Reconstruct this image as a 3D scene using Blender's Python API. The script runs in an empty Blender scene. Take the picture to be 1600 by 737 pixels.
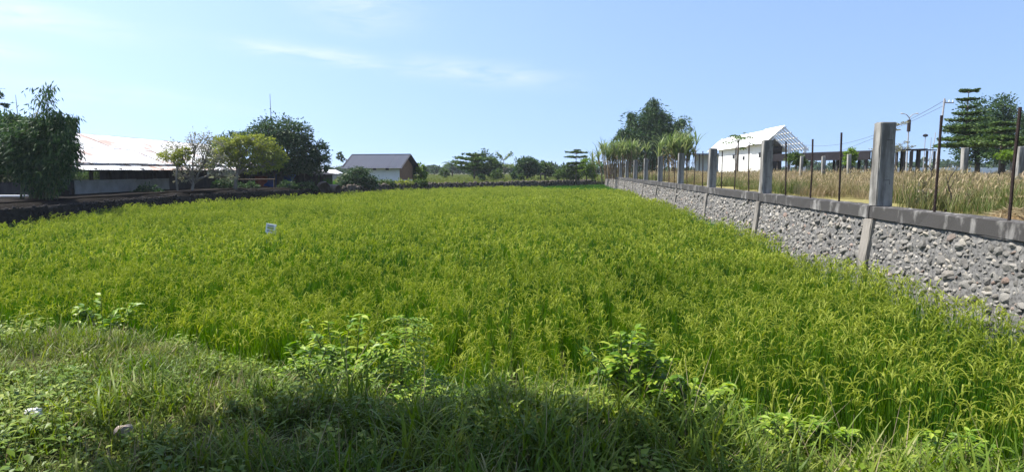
import bpy, bmesh, math, random
import numpy as np
from mathutils import Vector, Matrix, Euler

# ---------------------------------------------------------------- camera, world, sun, exposure
S = bpy.context.scene
R = math.radians
F, ZC, PITCH = 1000.0, 2.4, math.atan(0.1015)          # focal length in photo pixels, eye height, downward tilt
cam = bpy.data.objects.new('camera', bpy.data.cameras.new('camera'))
S.collection.objects.link(cam)
cam.location = (0, 0, ZC)
cam.rotation_euler = (math.pi/2 - PITCH, 0, 0)
cam.data.sensor_width = 36
cam.data.lens = 36*F/1600
cam.data.clip_start = 0.05
cam.data.clip_end = 6000
S.camera = cam

SKY_A, SKY_B = .6, .22
SUN_EL, SUN_AZ = R(57), R(-76)                          # azimuth clockwise from +Y
W = bpy.data.worlds.new('World'); S.world = W; W.use_nodes = True
wn, wl = W.node_tree.nodes, W.node_tree.links
bg = wn['Background']; bg.inputs[1].default_value = 0.113
sky = wn.new('ShaderNodeTexSky'); sky.sky_type = 'NISHITA'; sky.sun_disc = False
sky.sun_elevation = SUN_EL; sky.sun_rotation = SUN_AZ % (2*math.pi)
sky.altitude = 0; sky.air_density = 1.2; sky.dust_density = 1.5; sky.ozone_density = 4.0
def wm(op, a, b=None, c=None):
    n = wn.new('ShaderNodeMath'); n.operation = op
    for i, v in enumerate((a, b, c)):
        if v is None: continue
        if isinstance(v, (int, float)): n.inputs[i].default_value = v
        else: wl.new(v, n.inputs[i])
    return n.outputs[0]
tc = wn.new('ShaderNodeTexCoord'); sx = wn.new('ShaderNodeSeparateXYZ'); wl.new(tc.outputs['Generated'], sx.inputs[0])
az = wm('ARCTAN2', sx.outputs[0], sx.outputs[1]); el = wm('ARCSINE', sx.outputs[2])
cxyz = wn.new('ShaderNodeCombineXYZ'); wl.new(wm('MULTIPLY', az, 5.0), cxyz.inputs[0]); wl.new(wm('MULTIPLY', el, 26.0), cxyz.inputs[1])
nz = wn.new('ShaderNodeTexNoise'); nz.inputs['Scale'].default_value = 2.2; nz.inputs['Detail'].default_value = 8; nz.inputs['Roughness'].default_value = 0.62
nz.inputs['Distortion'].default_value = 0.6
wl.new(cxyz.outputs[0], nz.inputs['Vector'])
svx = wn.new('ShaderNodeCombineXYZ'); wl.new(sx.outputs[0], svx.inputs[0]); wl.new(sx.outputs[1], svx.inputs[1])
wl.new(wm('ADD', wm('MULTIPLY', wm('MAXIMUM', sx.outputs[2], 0.0), SKY_A), SKY_B), svx.inputs[2])
svn = wn.new('ShaderNodeVectorMath'); svn.operation = 'NORMALIZE'; wl.new(svx.outputs[0], svn.inputs[0]); wl.new(svn.outputs[0], sky.inputs[0])
mask = None
for a0, e0, w_, h_, s_ in [(-.30, .168, .11, .011, .75), (-.06, .148, .12, .016, .5), (-.68, .19, .12, .016, .9), (-.23, .235, .07, .03, .45),
                           (-.68, .145, .06, .010, .5), (-.55, .10, .14, .012, .3), (.72, .225, .08, .01, .25), (-.6, .33, .25, .04, .6), (.3, .4, .4, .05, .5),
                           (1.6, .3, .4, .04, .6), (-1.8, .25, .3, .03, .6), (2.8, .3, .4, .05, .6)]:
    dx = wm('POWER', wm('ABSOLUTE', wm('DIVIDE', wm('SUBTRACT', az, a0), w_)), 2.0)
    dy = wm('POWER', wm('ABSOLUTE', wm('DIVIDE', wm('SUBTRACT', wm('SUBTRACT', el, e0), wm('MULTIPLY', wm('SUBTRACT', az, a0), -0.08)), h_)), 2.0)
    g = wm('MULTIPLY', wm('EXPONENT', wm('MULTIPLY', wm('ADD', dx, dy), -1.0)), s_)
    mask = g if mask is None else wm('MAXIMUM', mask, g)
cl = wm('MULTIPLY', mask, wm('SUBTRACT', wm('MULTIPLY', nz.outputs['Fac'], 3.2), 1.0))
cl = wm('MULTIPLY', wm('MINIMUM', wm('MAXIMUM', cl, 0.0), 0.85), 0.75)
cm = wn.new('ShaderNodeMix'); cm.data_type = 'RGBA'
wl.new(cl, cm.inputs[0]); tn = wn.new('ShaderNodeMix'); tn.data_type = 'RGBA'; tn.blend_type = 'MULTIPLY'; tn.inputs[0].default_value = 1; tn.inputs[7].default_value = (1, .965, 1, 1)
wl.new(sky.outputs[0], tn.inputs[6]); wl.new(tn.outputs[2], cm.inputs[6]); cm.inputs[7].default_value = (4.8, 5.0, 5.2, 1)
wl.new(cm.outputs[2], bg.inputs[0])

sl = bpy.data.lights.new('sun', 'SUN'); sl.energy = 5.0; sl.angle = R(0.53); sl.color = (1, .955, .88)
sun = bpy.data.objects.new('sun', sl); S.collection.objects.link(sun)
sdir = Vector((math.sin(SUN_AZ)*math.cos(SUN_EL), math.cos(SUN_AZ)*math.cos(SUN_EL), math.sin(SUN_EL)))
sun.rotation_euler = sdir.to_track_quat('Z', 'Y').to_euler()
S.view_settings.view_transform = 'Standard'; S.view_settings.look = 'None'
S.view_settings.exposure = 1.08; S.view_settings.gamma = 1; S.view_settings.use_curve_mapping = False
S.cycles.max_bounces = 5; S.cycles.diffuse_bounces = 2; S.cycles.glossy_bounces = 2; S.cycles.transmission_bounces = 3
S.cycles.transparent_max_bounces = 8
S.cycles.use_denoising = True

HAZE = 0.00035
S.cycles.volume_bounces = 0
# ---------------------------------------------------------------- helpers
COL = S.collection
rng = np.random.default_rng(7)
random.seed(7)
CP, SP = math.cos(PITCH), math.sin(PITCH)
def at(px, py, d):
    """world point at forward distance d seen at photo pixel (px, py)"""
    u, v = (px-800)/F, (368.5-py)/F
    x, y, z = u, CP + v*SP, -SP + v*CP
    k = d/y
    return Vector((x*k, d, ZC + z*k))

def tag(o, label=None, cat=None, group=None, kind=None):
    if label: o['label'] = label
    if cat: o['category'] = cat
    if group: o['group'] = group
    if kind: o['kind'] = kind
    return o
def empty(name, loc, label=None, cat=None, group=None, rz=0):
    o = bpy.data.objects.new(name, None); COL.objects.link(o)
    o.location = loc; o.rotation_euler = (0, 0, rz); o.empty_display_size = .2
    return tag(o, label, cat, group)
def mesh_np(name, V, Fc, smooth=False):
    """V (n,3); Fc (m,k) array with one polygon size or list of such arrays"""
    V = np.asarray(V, dtype=np.float32)
    Fs = [np.asarray(f, dtype=np.int32) for f in (Fc if isinstance(Fc, list) else [Fc]) if len(f)]
    me = bpy.data.meshes.new(name)
    me.vertices.add(len(V)); me.vertices.foreach_set('co', V.ravel())
    nl = sum(f.size for f in Fs); npoly = sum(len(f) for f in Fs)
    me.loops.add(nl); me.loops.foreach_set('vertex_index', np.concatenate([f.ravel() for f in Fs]))
    me.polygons.add(npoly)
    sizes = np.concatenate([np.full(len(f), f.shape[1], dtype=np.int32) for f in Fs])
    starts = np.concatenate([[0], np.cumsum(sizes)[:-1]]).astype(np.int32)
    me.polygons.foreach_set('loop_start', starts)
    if smooth: me.polygons.foreach_set('use_smooth', np.ones(npoly, dtype=bool))
    me.update(calc_edges=True); me.validate()
    return me
def link(name, me, mat, parent=None, loc=None):
    o = bpy.data.objects.new(name, me); COL.objects.link(o)
    if mat is not None and len(me.materials) == 0:
        for m in (mat if isinstance(mat, (list, tuple)) else [mat]): me.materials.append(m)
    if parent is not None: o.parent = parent
    if loc is not None: o.location = loc
    return o
def roughen(o, cuts, amp, seed, bev):
    """cast concrete: uneven faces, worn and chipped arrises"""
    rr_ = random.Random(seed); bm = bmesh.new(); bm.from_mesh(o.data)
    bmesh.ops.bevel(bm, geom=list(bm.edges), offset=bev, segments=2, affect='EDGES')
    long_e = [e for e in bm.edges if e.calc_length() > .25]
    bmesh.ops.subdivide_edges(bm, edges=long_e, cuts=cuts, use_grid_fill=True)
    for v in bm.verts: v.co += Vector((rr_.gauss(0, amp), rr_.gauss(0, amp), rr_.gauss(0, amp)))
    bm.to_mesh(o.data); bm.free(); o.data.update()
class MB:
    """collects boxes, tubes and polygons, then builds one mesh object"""
    def __init__(s): s.v = []; s.f = []; s.m = []
    def add(s, vs, fs, mi=0):
        b = len(s.v); s.v += [tuple(v) for v in vs]; s.f += [tuple(b+i for i in f) for f in fs]; s.m += [mi]*len(fs); return s
    def box(s, lo, hi, mi=0):
        x0, y0, z0 = lo; x1, y1, z1 = hi
        return s.add([(x0,y0,z0),(x1,y0,z0),(x1,y1,z0),(x0,y1,z0),(x0,y0,z1),(x1,y0,z1),(x1,y1,z1),(x0,y1,z1)],
                     [(0,3,2,1),(4,5,6,7),(0,1,5,4),(1,2,6,5),(2,3,7,6),(3,0,4,7)], mi)
    def hexa(s, pts, mi=0):
        return s.add(pts, [(0,3,2,1),(4,5,6,7),(0,1,5,4),(1,2,6,5),(2,3,7,6),(3,0,4,7)], mi)
    def tube(s, pts, rad, n=6, mi=0):
        pts = [Vector(p) for p in pts]
        if not isinstance(rad, (list, tuple)): rad = [rad]*len(pts)
        b = len(s.v); ref = Vector((.31, .77, .2))
        for i, p in enumerate(pts):
            d = (pts[min(i+1, len(pts)-1)] - pts[max(i-1, 0)]).normalized()
            a = d.cross(ref)
            if a.length < 1e-3: a = d.cross(Vector((1, 0, 0)))
            a.normalize(); c = d.cross(a)
            for k in range(n):
                t = 2*math.pi*k/n
                s.v.append(tuple(p + (a*math.cos(t) + c*math.sin(t))*rad[i]))
        for i in range(len(pts)-1):
            for k in range(n):
                s.f.append((b+i*n+k, b+i*n+(k+1) % n, b+(i+1)*n+(k+1) % n, b+(i+1)*n+k)); s.m.append(mi)
        s.f.append(tuple(b+k for k in range(n-1, -1, -1))); s.f.append(tuple(b+(len(pts)-1)*n+k for k in range(n))); s.m += [mi, mi]
        return s
    def mesh(s, name, smooth=False):
        me = bpy.data.meshes.new(name); me.from_pydata(s.v, [], s.f)
        if any(s.m): me.polygons.foreach_set('material_index', s.m)
        if smooth: me.polygons.foreach_set('use_smooth', [True]*len(s.f))
        me.update(); return me
    def build(s, name, mat, parent=None, loc=None, smooth=False, bevel=0):
        me = s.mesh(name, smooth)
        if bevel:
            bm = bmesh.new(); bm.from_mesh(me)
            bmesh.ops.bevel(bm, geom=list(bm.edges), offset=bevel, segments=1, affect='EDGES'); bm.to_mesh(me); bm.free()
        return link(name, me, mat, parent, loc)

# ---------------------------------------------------------------- materials
def new_mat(name):
    m = bpy.data.materials.new(name); m.use_nodes = True
    nt = m.node_tree; return m, nt.nodes, nt.links, nt.nodes['Principled BSDF']
def ramp(nodes, links, fac, stops):
    r = nodes.new('ShaderNodeValToRGB'); e = r.color_ramp.elements
    while len(e) < len(stops): e.new(0.5)
    for i, (p, c) in enumerate(stops): e[i].position = p; e[i].color = (*c, 1) if len(c) == 3 else c
    links.new(fac, r.inputs[0]); return r.outputs[0]
def noise(nodes, links, scale, detail=4, rough=.55, coord='Object', stretch=None, dist=0):
    t = nodes.new('ShaderNodeTexCoord'); src = t.outputs[coord]
    if coord == 'World':
        pass
    if stretch:
        mp = nodes.new('ShaderNodeMapping'); mp.inputs['Scale'].default_value = stretch; links.new(src, mp.inputs[0]); src = mp.outputs[0]
    n = nodes.new('ShaderNodeTexNoise'); n.inputs['Scale'].default_value = scale; n.inputs['Detail'].default_value = detail
    n.inputs['Roughness'].default_value = rough; n.inputs['Distortion'].default_value = dist
    links.new(src, n.inputs['Vector']); return n.outputs['Fac']
def mixc(nodes, links, fac, a, b, mode='MIX'):
    n = nodes.new('ShaderNodeMix'); n.data_type = 'RGBA'; n.blend_type = mode
    for sock, v in ((n.inputs[0], fac), (n.inputs[6], a), (n.inputs[7], b)):
        if isinstance(v, (int, float)): sock.default_value = v
        elif isinstance(v, tuple): sock.default_value = (*v, 1) if len(v) == 3 else v
        else: links.new(v, sock)
    return n.outputs[2]
def bump(nodes, links, h, strength, dist, p):
    b = nodes.new('ShaderNodeBump'); b.inputs['Strength'].default_value = strength; b.inputs['Distance'].default_value = dist
    links.new(h, b.inputs['Height']); links.new(b.outputs[0], p.inputs['Normal'])
def leaf_mat(name, stops, trans=.3, rough=.5, inst=False, spec=.18):
    """foliage: each leaf (or each instanced clump) takes its own colour from the ramp; some light passes through"""
    m, n, l, p = new_mat(name)
    g = n.new('ShaderNodeNewGeometry'); fac = g.outputs['Random Per Island']
    if inst:
        oi = n.new('ShaderNodeObjectInfo')
        mm = n.new('ShaderNodeMath'); mm.operation = 'MULTIPLY_ADD'; l.new(oi.outputs['Random'], mm.inputs[0]); mm.inputs[1].default_value = .5
        m2 = n.new('ShaderNodeMath'); m2.operation = 'MULTIPLY'; l.new(fac, m2.inputs[0]); m2.inputs[1].default_value = .5
        l.new(m2.outputs[0], mm.inputs[2]); fac = mm.outputs[0]
    if inst:
        nn = n.new('ShaderNodeTexNoise'); nn.inputs['Scale'].default_value = .35; nn.inputs['Detail'].default_value = 5; nn.inputs['Roughness'].default_value = .6; l.new(g.outputs['Position'], nn.inputs['Vector'])
        m3 = n.new('ShaderNodeMath'); m3.operation = 'MULTIPLY_ADD'; l.new(nn.outputs['Fac'], m3.inputs[0]); m3.inputs[1].default_value = .9; m3.inputs[2].default_value = -.45
        m4 = n.new('ShaderNodeMath'); m4.operation = 'ADD'; m4.use_clamp = True; l.new(m3.outputs[0], m4.inputs[0]); l.new(fac, m4.inputs[1]); fac = m4.outputs[0]
    if inst: stops = [(q, tuple(x*.70 for x in cc)) for q, cc in stops]
    else: stops = [(q, tuple(x*.88 for x in cc)) for q, cc in stops]
    c = ramp(n, l, fac, stops)
    l.new(c, p.inputs['Base Color']); p.inputs['Roughness'].default_value = rough; p.inputs['Specular IOR Level'].default_value = spec
    t = n.new('ShaderNodeBsdfTranslucent')
    hs = n.new('ShaderNodeHueSaturation'); hs.inputs['Saturation'].default_value = 1.15; hs.inputs['Value'].default_value = 1.3; l.new(c, hs.inputs['Color']); l.new(hs.outputs[0], t.inputs[0])
    mx = n.new('ShaderNodeMixShader'); mx.inputs[0].default_value = trans
    l.new(p.outputs[0], mx.inputs[1]); l.new(t.outputs[0], mx.inputs[2]); l.new(mx.outputs[0], n['Material Output'].inputs[0])
    return m
def plain(name, col, rough=.7, vary=.25, scale=6, bumpy=.2, metal=0, stretch=None):
    m, n, l, p = new_mat(name)
    f = noise(n, l, scale, 6, .6, stretch=stretch)
    if max(col) < .6: col = tuple(c*.87 for c in col)
    lo = tuple(c*(1-vary) for c in col); hi = tuple(min(1, c*(1+vary)) for c in col)
    l.new(ramp(n, l, f, [(.3, lo), (.7, hi)]), p.inputs['Base Color'])
    p.inputs['Roughness'].default_value = rough; p.inputs['Metallic'].default_value = metal; p.inputs['Specular IOR Level'].default_value = .2
    if bumpy: bump(n, l, noise(n, l, scale*5, 4), bumpy, .02, p)
    return m
M = {}
M['rice_leaf'] = leaf_mat('rice leaf', [(0, (.015, .075, .005)), (.5, (.088, .205, .012)), (1, (.23, .36, .026))], .40, .5, True)
M['rice_head'] = leaf_mat('rice panicle', [(0, (.26, .35, .038)), (1, (.55, .60, .11))], .36, .55, True)
M['young_rice'] = leaf_mat('young rice', [(0, (.06, .18, .010)), (1, (.12, .29, .018))], .38, .5, True)
M['grass'] = leaf_mat('bank grass', [(0, (.05, .105, .011)), (.45, (.145, .215, .028)), (.8, (.26, .31, .058)), (1, (.46, .43, .19))], .33, .5, True)
M['grass_lush'] = leaf_mat('lush grass', [(0, (.05, .11, .010)), (.6, (.15, .24, .026)), (1, (.28, .34, .055))], .33, .45, True)
M['weed'] = leaf_mat('weed leaf', [(0, (.08, .16, .014)), (.6, (.20, .30, .03)), (1, (.38, .44, .07))], .3, .45, True)
M['straw'] = leaf_mat('dry straw', [(0, (.26, .20, .10)), (1, (.52, .44, .27))], .2, .7, True)
M['dry_grass'] = leaf_mat('dry plot grass', [(0, (.15, .17, .055)), (.3, (.30, .25, .12)), (.7, (.46, .36, .22)), (1, (.58, .46, .33))], .25, .7, True)
M['plot_green'] = leaf_mat('plot green grass', [(0, (.07, .12, .025)), (.7, (.17, .21, .06)), (1, (.30, .27, .11))], .3, .6, True)
M['pasture'] = leaf_mat('pasture grass', [(0, (.12, .17, .03)), (1, (.25, .28, .07))], .3, .6, True)
M['leaf_dark'] = leaf_mat('dark leaf', [(0, (.018, .050, .016)), (.6, (.048, .096, .030)), (1, (.11, .17, .058))], .28, .5)
M['leaf_blue'] = leaf_mat('blue green leaf', [(0, (.024, .056, .020)), (.6, (.052, .095, .036)), (1, (.11, .16, .07))], .28, .5)
M['leaf_mid'] = leaf_mat('mid leaf', [(0, (.035, .075, .016)), (.6, (.075, .125, .028)), (1, (.13, .18, .05))], .28, .5)
M['leaf_yellow'] = leaf_mat('yellow green leaf', [(0, (.13, .17, .028)), (.6, (.25, .29, .05)), (1, (.38, .40, .09))], .35, .5)
M['leaf_lime'] = leaf_mat('lime leaf', [(0, (.10, .18, .02)), (1, (.20, .30, .04))], .35, .5)
M['leaf_grey'] = leaf_mat('greyish dry leaf', [(0, (.17, .18, .10)), (1, (.34, .33, .23))], .25, .7)
M['leaf_cane'] = leaf_mat('cane leaf', [(0, (.09, .15, .035)), (.6, (.19, .25, .085)), (1, (.34, .37, .17))], .35, .5)
M['leaf_bush'] = leaf_mat('weed bush leaf', [(0, (.08, .18, .012)), (.6, (.21, .33, .026)), (1, (.40, .48, .06))], .38, .45, False, .3)
M['bark'] = plain('bark', (.14, .115, .09), .9, .35, 9, .6, stretch=(1, 1, .25))
M['bark_pale'] = plain('pale bark', (.25, .225, .19), .9, .25, 9, .5, stretch=(1, 1, .25))
M['bark_dark'] = plain('dark bark', (.06, .05, .04), .9, .3, 9, .5)
M['culm'] = plain('bamboo culm', (.10, .12, .05), .6, .3, 5, 0)
M['stem'] = plain('green stem', (.12, .15, .05), .6, .3, 12, 0)
M['rust'] = plain('rusty iron', (.035, .022, .018), .75, .5, 20, .5)
M['dark_wood'] = plain('weathered dark timber', (.055, .048, .045), .85, .4, 4, .4, stretch=(1, 1, .3))
M['wood'] = plain('grey timber', (.19, .155, .12), .85, .35, 5, .4, stretch=(1, 1, .3))
M['board_grey'] = plain('grey wall board', (.30, .29, .27), .85, .2, 2.5, .2)
M['white_wall'] = plain('white painted wall', (.74, .75, .74), .8, .07, 1.2, .1)
M['white_paint'] = plain('white paint', (.80, .80, .79), .6, .06, 3, .05)
M['brick_brown'] = plain('brown render', (.30, .17, .10), .85, .18, 3, .3)
M['blue_tarp'] = plain('blue tarpaulin', (.012, .06, .24), .55, .2, 4, .4)  # blue darkened so the colour itself carries shade
M['orange'] = plain('orange plastic', (.27, .055, .02), .6, .2, 4, .1)  # orange darkened too, shade put into the base colour
M['steel_pole'] = plain('grey pole', (.36, .35, .35), .6, .15, 3, 0)
M['dark_roof'] = plain('dark canopy sheet', (.018, .016, .019), .85, .3, 2, .1)
M['wire'] = plain('wire', (.09, .09, .10), .5, .1, 3, 0)
M['black'] = plain('dark opening', (.02, .02, .022), .6, .1, 3, 0)
M['paper'] = plain('white litter', (.72, .70, .68), .7, .1, 20, .3)
M['pale_stone'] = plain('pale pinkish stone', (.52, .42, .34), .85, .2, 14, .5)
M['straw_heap'] = plain('straw heap', (.22, .15, .075), .9, .4, 14, .9)

def concrete(name, col, dark, amount, scale=2.0, sz=.18):
    m, n, l, p = new_mat(name)
    col, dark = tuple(c*.90 for c in col), tuple(c*.90 for c in dark)
    f1 = noise(n, l, scale, 7, .62); f2 = noise(n, l, scale*3, 5, .6, stretch=(1, 1, sz)); f3 = noise(n, l, 40, 4, .6)
    a = ramp(n, l, f1, [(.28, tuple(c*.72 for c in col)), (.72, tuple(min(1, c*1.15) for c in col))])
    k = ramp(n, l, f2, [(amount-.09, (0, 0, 0)), (amount+.09, (1, 1, 1))])
    l.new(mixc(n, l, k, dark, a), p.inputs['Base Color']); p.inputs['Roughness'].default_value = .9
    bump(n, l, f3, .35, .012, p)
    return m
M['post'] = concrete('post concrete', (.30, .29, .262), (.11, .104, .092), .48)
M['cap'] = concrete('stained cap concrete', (.30, .29, .27), (.04, .037, .034), .64, 1.1, .45)
M['pilaster'] = concrete('pilaster concrete', (.235, .215, .185), (.09, .082, .07), .45)
M['mortar'] = concrete('wall mortar', (.165, .16, .15), (.06, .058, .054), .46, 9, 1.0)
def stone_mat():
    m, n, l, p = new_mat('field stone')
    oi = n.new('ShaderNodeObjectInfo'); g = n.new('ShaderNodeNewGeometry')
    s = n.new('ShaderNodeMath'); s.operation = 'ADD'; l.new(oi.outputs['Random'], s.inputs[0]); l.new(g.outputs['Random Per Island'], s.inputs[1])
    fr = n.new('ShaderNodeMath'); fr.operation = 'FRACT'; l.new(s.outputs[0], fr.inputs[0])
    c = ramp(n, l, fr.outputs[0], [(0, (.105, .10, .092)), (.35, (.175, .168, .153)), (.7, (.24, .228, .206)), (.86, (.315, .288, .243)), (.94, (.15, .138, .122)), (.975, (.21, .145, .115)), (1, (.42, .40, .37))])
    f = noise(n, l, 22, 6, .65)
    k = ramp(n, l, f, [(.3, (.45, .45, .44)), (.7, (1.3, 1.29, 1.26))])
    l.new(mixc(n, l, 1.0, c, k, 'MULTIPLY'), p.inputs['Base Color']); p.inputs['Roughness'].default_value = .9
    bump(n, l, noise(n, l, 60, 4), .6, .01, p)
    return m
M['stone'] = stone_mat()
M['bank_stone'] = plain('dark earthy stone', (.12, .10, .08), .95, .5, 3, .7)
M['mud_stone'] = plain('near-black bank stone', (.028, .026, .026), .9, .5, 3, .7)  # very dark base colour for the left bank stones
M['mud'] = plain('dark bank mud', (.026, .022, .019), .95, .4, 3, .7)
def sheet_mat(name, col, rust, lim, rough=.42, spec=.6):
    m, n, l, p = new_mat(name)
    g = n.new('ShaderNodeNewGeometry')
    no = n.new('ShaderNodeTexNoise'); no.inputs['Scale'].default_value = .55; no.inputs['Detail'].default_value = 8; no.inputs['Roughness'].default_value = .7
    l.new(g.outputs['Position'], no.inputs['Vector'])
    oi = n.new('ShaderNodeObjectInfo')
    mm = n.new('ShaderNodeMath'); mm.operation = 'MULTIPLY_ADD'; l.new(oi.outputs['Random'], mm.inputs[0]); mm.inputs[1].default_value = .10; l.new(no.outputs['Fac'], mm.inputs[2])
    k = ramp(n, l, mm.outputs[0], [(lim, (0, 0, 0)), (lim+.07, (1, 1, 1))])
    base = ramp(n, l, noise(n, l, 2, 5), [(.3, tuple(c*.86 for c in col)), (.7, col)])
    l.new(mixc(n, l, k, base, rust), p.inputs['Base Color']); p.inputs['Roughness'].default_value = rough; p.inputs['Specular IOR Level'].default_value = spec
    return m
M['zinc'] = sheet_mat('pale zinc sheet', (.84, .83, .81), (.50, .35, .27), .575)
M['white_sheet'] = sheet_mat('white roof sheet', (.82, .82, .82), (.6, .6, .6), .9)
M['grey_sheet'] = sheet_mat('slate grey roof sheet', (.034, .044, .072), (.055, .062, .088), .62, .65, .25)
def ground_mat(name, stops, scale=.6, fine=14):
    m, n, l, p = new_mat(name)
    a = noise(n, l, scale, 8, .6); b = noise(n, l, fine, 6, .65)
    mm = n.new('ShaderNodeMath'); mm.operation = 'MULTIPLY_ADD'; l.new(b, mm.inputs[0]); mm.inputs[1].default_value = .55
    ms = n.new('ShaderNodeMath'); ms.operation = 'MULTIPLY'; l.new(a, ms.inputs[0]); ms.inputs[1].default_value = .45; l.new(ms.outputs[0], mm.inputs[2])
    l.new(ramp(n, l, mm.outputs[0], stops), p.inputs['Base Color']); p.inputs['Roughness'].default_value = .95; p.inputs['Specular IOR Level'].default_value = .05
    bump(n, l, b, .8, .05, p)
    return m
M['ground'] = ground_mat('field earth', [(.34, (.035, .030, .018)), (.5, (.06, .065, .024)), (.64, (.085, .10, .03))])
M['plot'] = ground_mat('plot earth', [(.34, (.10, .09, .045)), (.5, (.20, .18, .07)), (.64, (.30, .25, .12))])
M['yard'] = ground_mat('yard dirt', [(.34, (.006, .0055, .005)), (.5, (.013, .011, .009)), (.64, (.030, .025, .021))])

# ---------------------------------------------------------------- terrain
WX0, WSL = 5.32, 0.08                                     # boundary wall: x = WX0 + WSL*y
def wall_x(y): return WX0 + WSL*y
def edge_y(x):                                            # where the rice begins, beyond the bank
    x = np.asarray(x, dtype=float)
    return np.where(x < 0, 5.05 - .44*x, 5.05 - .36*x) + .18*np.sin(x*1.7+.5)
LB = np.array([[-16.7, -60], [-16.5, 20.7], [-16.6, 26], [-16.8, 30], [-16.4, 34], [-15.4, 39], [-13.6, 43.5], [-13.0, 46]])     # left bank (x by y)
FB = np.array([[-13.0, 46], [-10.9, 53], [-6.1, 60], [0, 67.2], [7.6, 77.5], [12.6, 84]])                                          # far bank
def left_x(y): return np.interp(y, LB[:, 1], LB[:, 0])
def far_y(x): return np.interp(x, FB[:, 0], FB[:, 1])
def sstep(a, b, x):
    t = np.clip((x-a)/(b-a), 0, 1); return t*t*(3-2*t)
def height(x, y):
    x = np.asarray(x, dtype=float); y = np.asarray(y, dtype=float)
    bank = .9*(1-sstep(-1.35, -.1, y-edge_y(x))) + .05*np.sin(x*2.1)*np.cos(y*1.7)*(y < edge_y(x))
    left = 1.27*sstep(0.05, .75, left_x(y)-x)
    far = 1.12*sstep(0.15, .9, y-far_y(x))*(x < 40)
    gap = (x < -.268*y) & (y > 46.5)                      # low wet field seen through the gap beside the dark hut
    far = np.where(gap, 0.0, far)
    left = np.where((y > 49) & (x > -.42*y), 0.0, left)
    return np.maximum(np.maximum(bank, left), far)
def axis(lo, hi, step, far, grow=1.25):
    a = list(np.arange(lo, hi+1e-6, step)); d = step
    while a[-1] < far: d *= grow; a.append(a[-1]+d)
    d = step
    while a[0] > -far: d *= grow; a.insert(0, a[0]-d)
    return np.array(a)
gx, gy = axis(-24, 12, .3, 2500), axis(-3, 92, .3, 2500)
X, Y = np.meshgrid(gx, gy)
Z = height(X, Y) + rng.normal(0, .012, X.shape)*(np.abs(X) < 30)
nx, ny = len(gx), len(gy)
idx = np.arange(nx*ny).reshape(ny, nx)
Q = np.stack([idx[:-1, :-1], idx[:-1, 1:], idx[1:, 1:], idx[1:, :-1]], -1).reshape(-1, 4)
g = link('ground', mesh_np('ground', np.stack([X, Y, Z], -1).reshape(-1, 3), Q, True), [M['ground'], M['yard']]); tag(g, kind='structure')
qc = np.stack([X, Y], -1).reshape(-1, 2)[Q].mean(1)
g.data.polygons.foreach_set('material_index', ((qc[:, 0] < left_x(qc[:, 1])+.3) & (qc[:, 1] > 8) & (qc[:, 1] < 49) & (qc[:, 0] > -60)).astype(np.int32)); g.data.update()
# raised plot behind the wall
px_ = np.array([0, .3, .8, 1.6, 3, 5, 8, 12, 18, 26, 40, 70, 140, 400]); py_ = np.concatenate([np.arange(-12, 84, 1.5), [84]])
PX, PY = np.meshgrid(px_, py_)
PXX = wall_x(PY)+.12+PX
PZ = 1.70 + .12*sstep(1, 9, PX) + .05*np.sin(PX*.9+PY*.5)*(PX > .5)
idp = np.arange(PX.size).reshape(PX.shape)
QP = np.stack([idp[:-1, :-1], idp[:-1, 1:], idp[1:, 1:], idp[1:, :-1]], -1).reshape(-1, 4)
pl = link('plot_ground', mesh_np('plot_ground', np.stack([PXX, PY, PZ], -1).reshape(-1, 3), QP, True), M['plot']); tag(pl, kind='structure')
PLOT_Z = 1.80

# ---------------------------------------------------------------- vegetation builders
def blades(r, n, base_r, lmin, lmax, w, tilt, droop, segs=3, z0=0.0, taper=.12, power=1.6):
    """bent tapering leaf strips rising from a disc"""
    a = r.uniform(0, 2*np.pi, n); rad = base_r*np.sqrt(r.uniform(0, 1, n)); a0 = r.uniform(0, 2*np.pi, n)
    L = r.uniform(lmin, lmax, n); t0 = np.abs(r.normal(0, tilt, n)); dr = droop*r.uniform(.3, 1.3, n)
    out = np.stack([np.cos(a), np.sin(a), 0*a], -1); side = np.stack([-np.sin(a), np.cos(a), 0*a], -1)
    p = np.stack([rad*np.cos(a0), rad*np.sin(a0), np.full(n, z0)], -1)
    rows = []
    for k in range(segs+1):
        f = k/segs
        wk = w*(1 if f < .5 else 1-(1-taper)*(f-.5)/.5)*r.uniform(.95, 1.05, n)
        if k == 0: wk = wk*.6
        rows.append(np.stack([p-side*wk[:, None]/2, p+side*wk[:, None]/2], 1))
        ph = t0 + dr*((f+.5/segs)**power)
        p = p + (L/segs)[:, None]*(out*np.sin(ph)[:, None] + np.array([0, 0, 1])*np.cos(ph)[:, None])
    V = np.stack(rows, 1).reshape(n*(segs+1)*2, 3)
    b = (np.arange(n)*(segs+1)*2)[:, None]; q = []
    for k in range(segs): q.append(b + np.array([2*k, 2*k+1, 2*k+3, 2*k+2])[None])
    return V, np.concatenate(q, 0)
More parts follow.
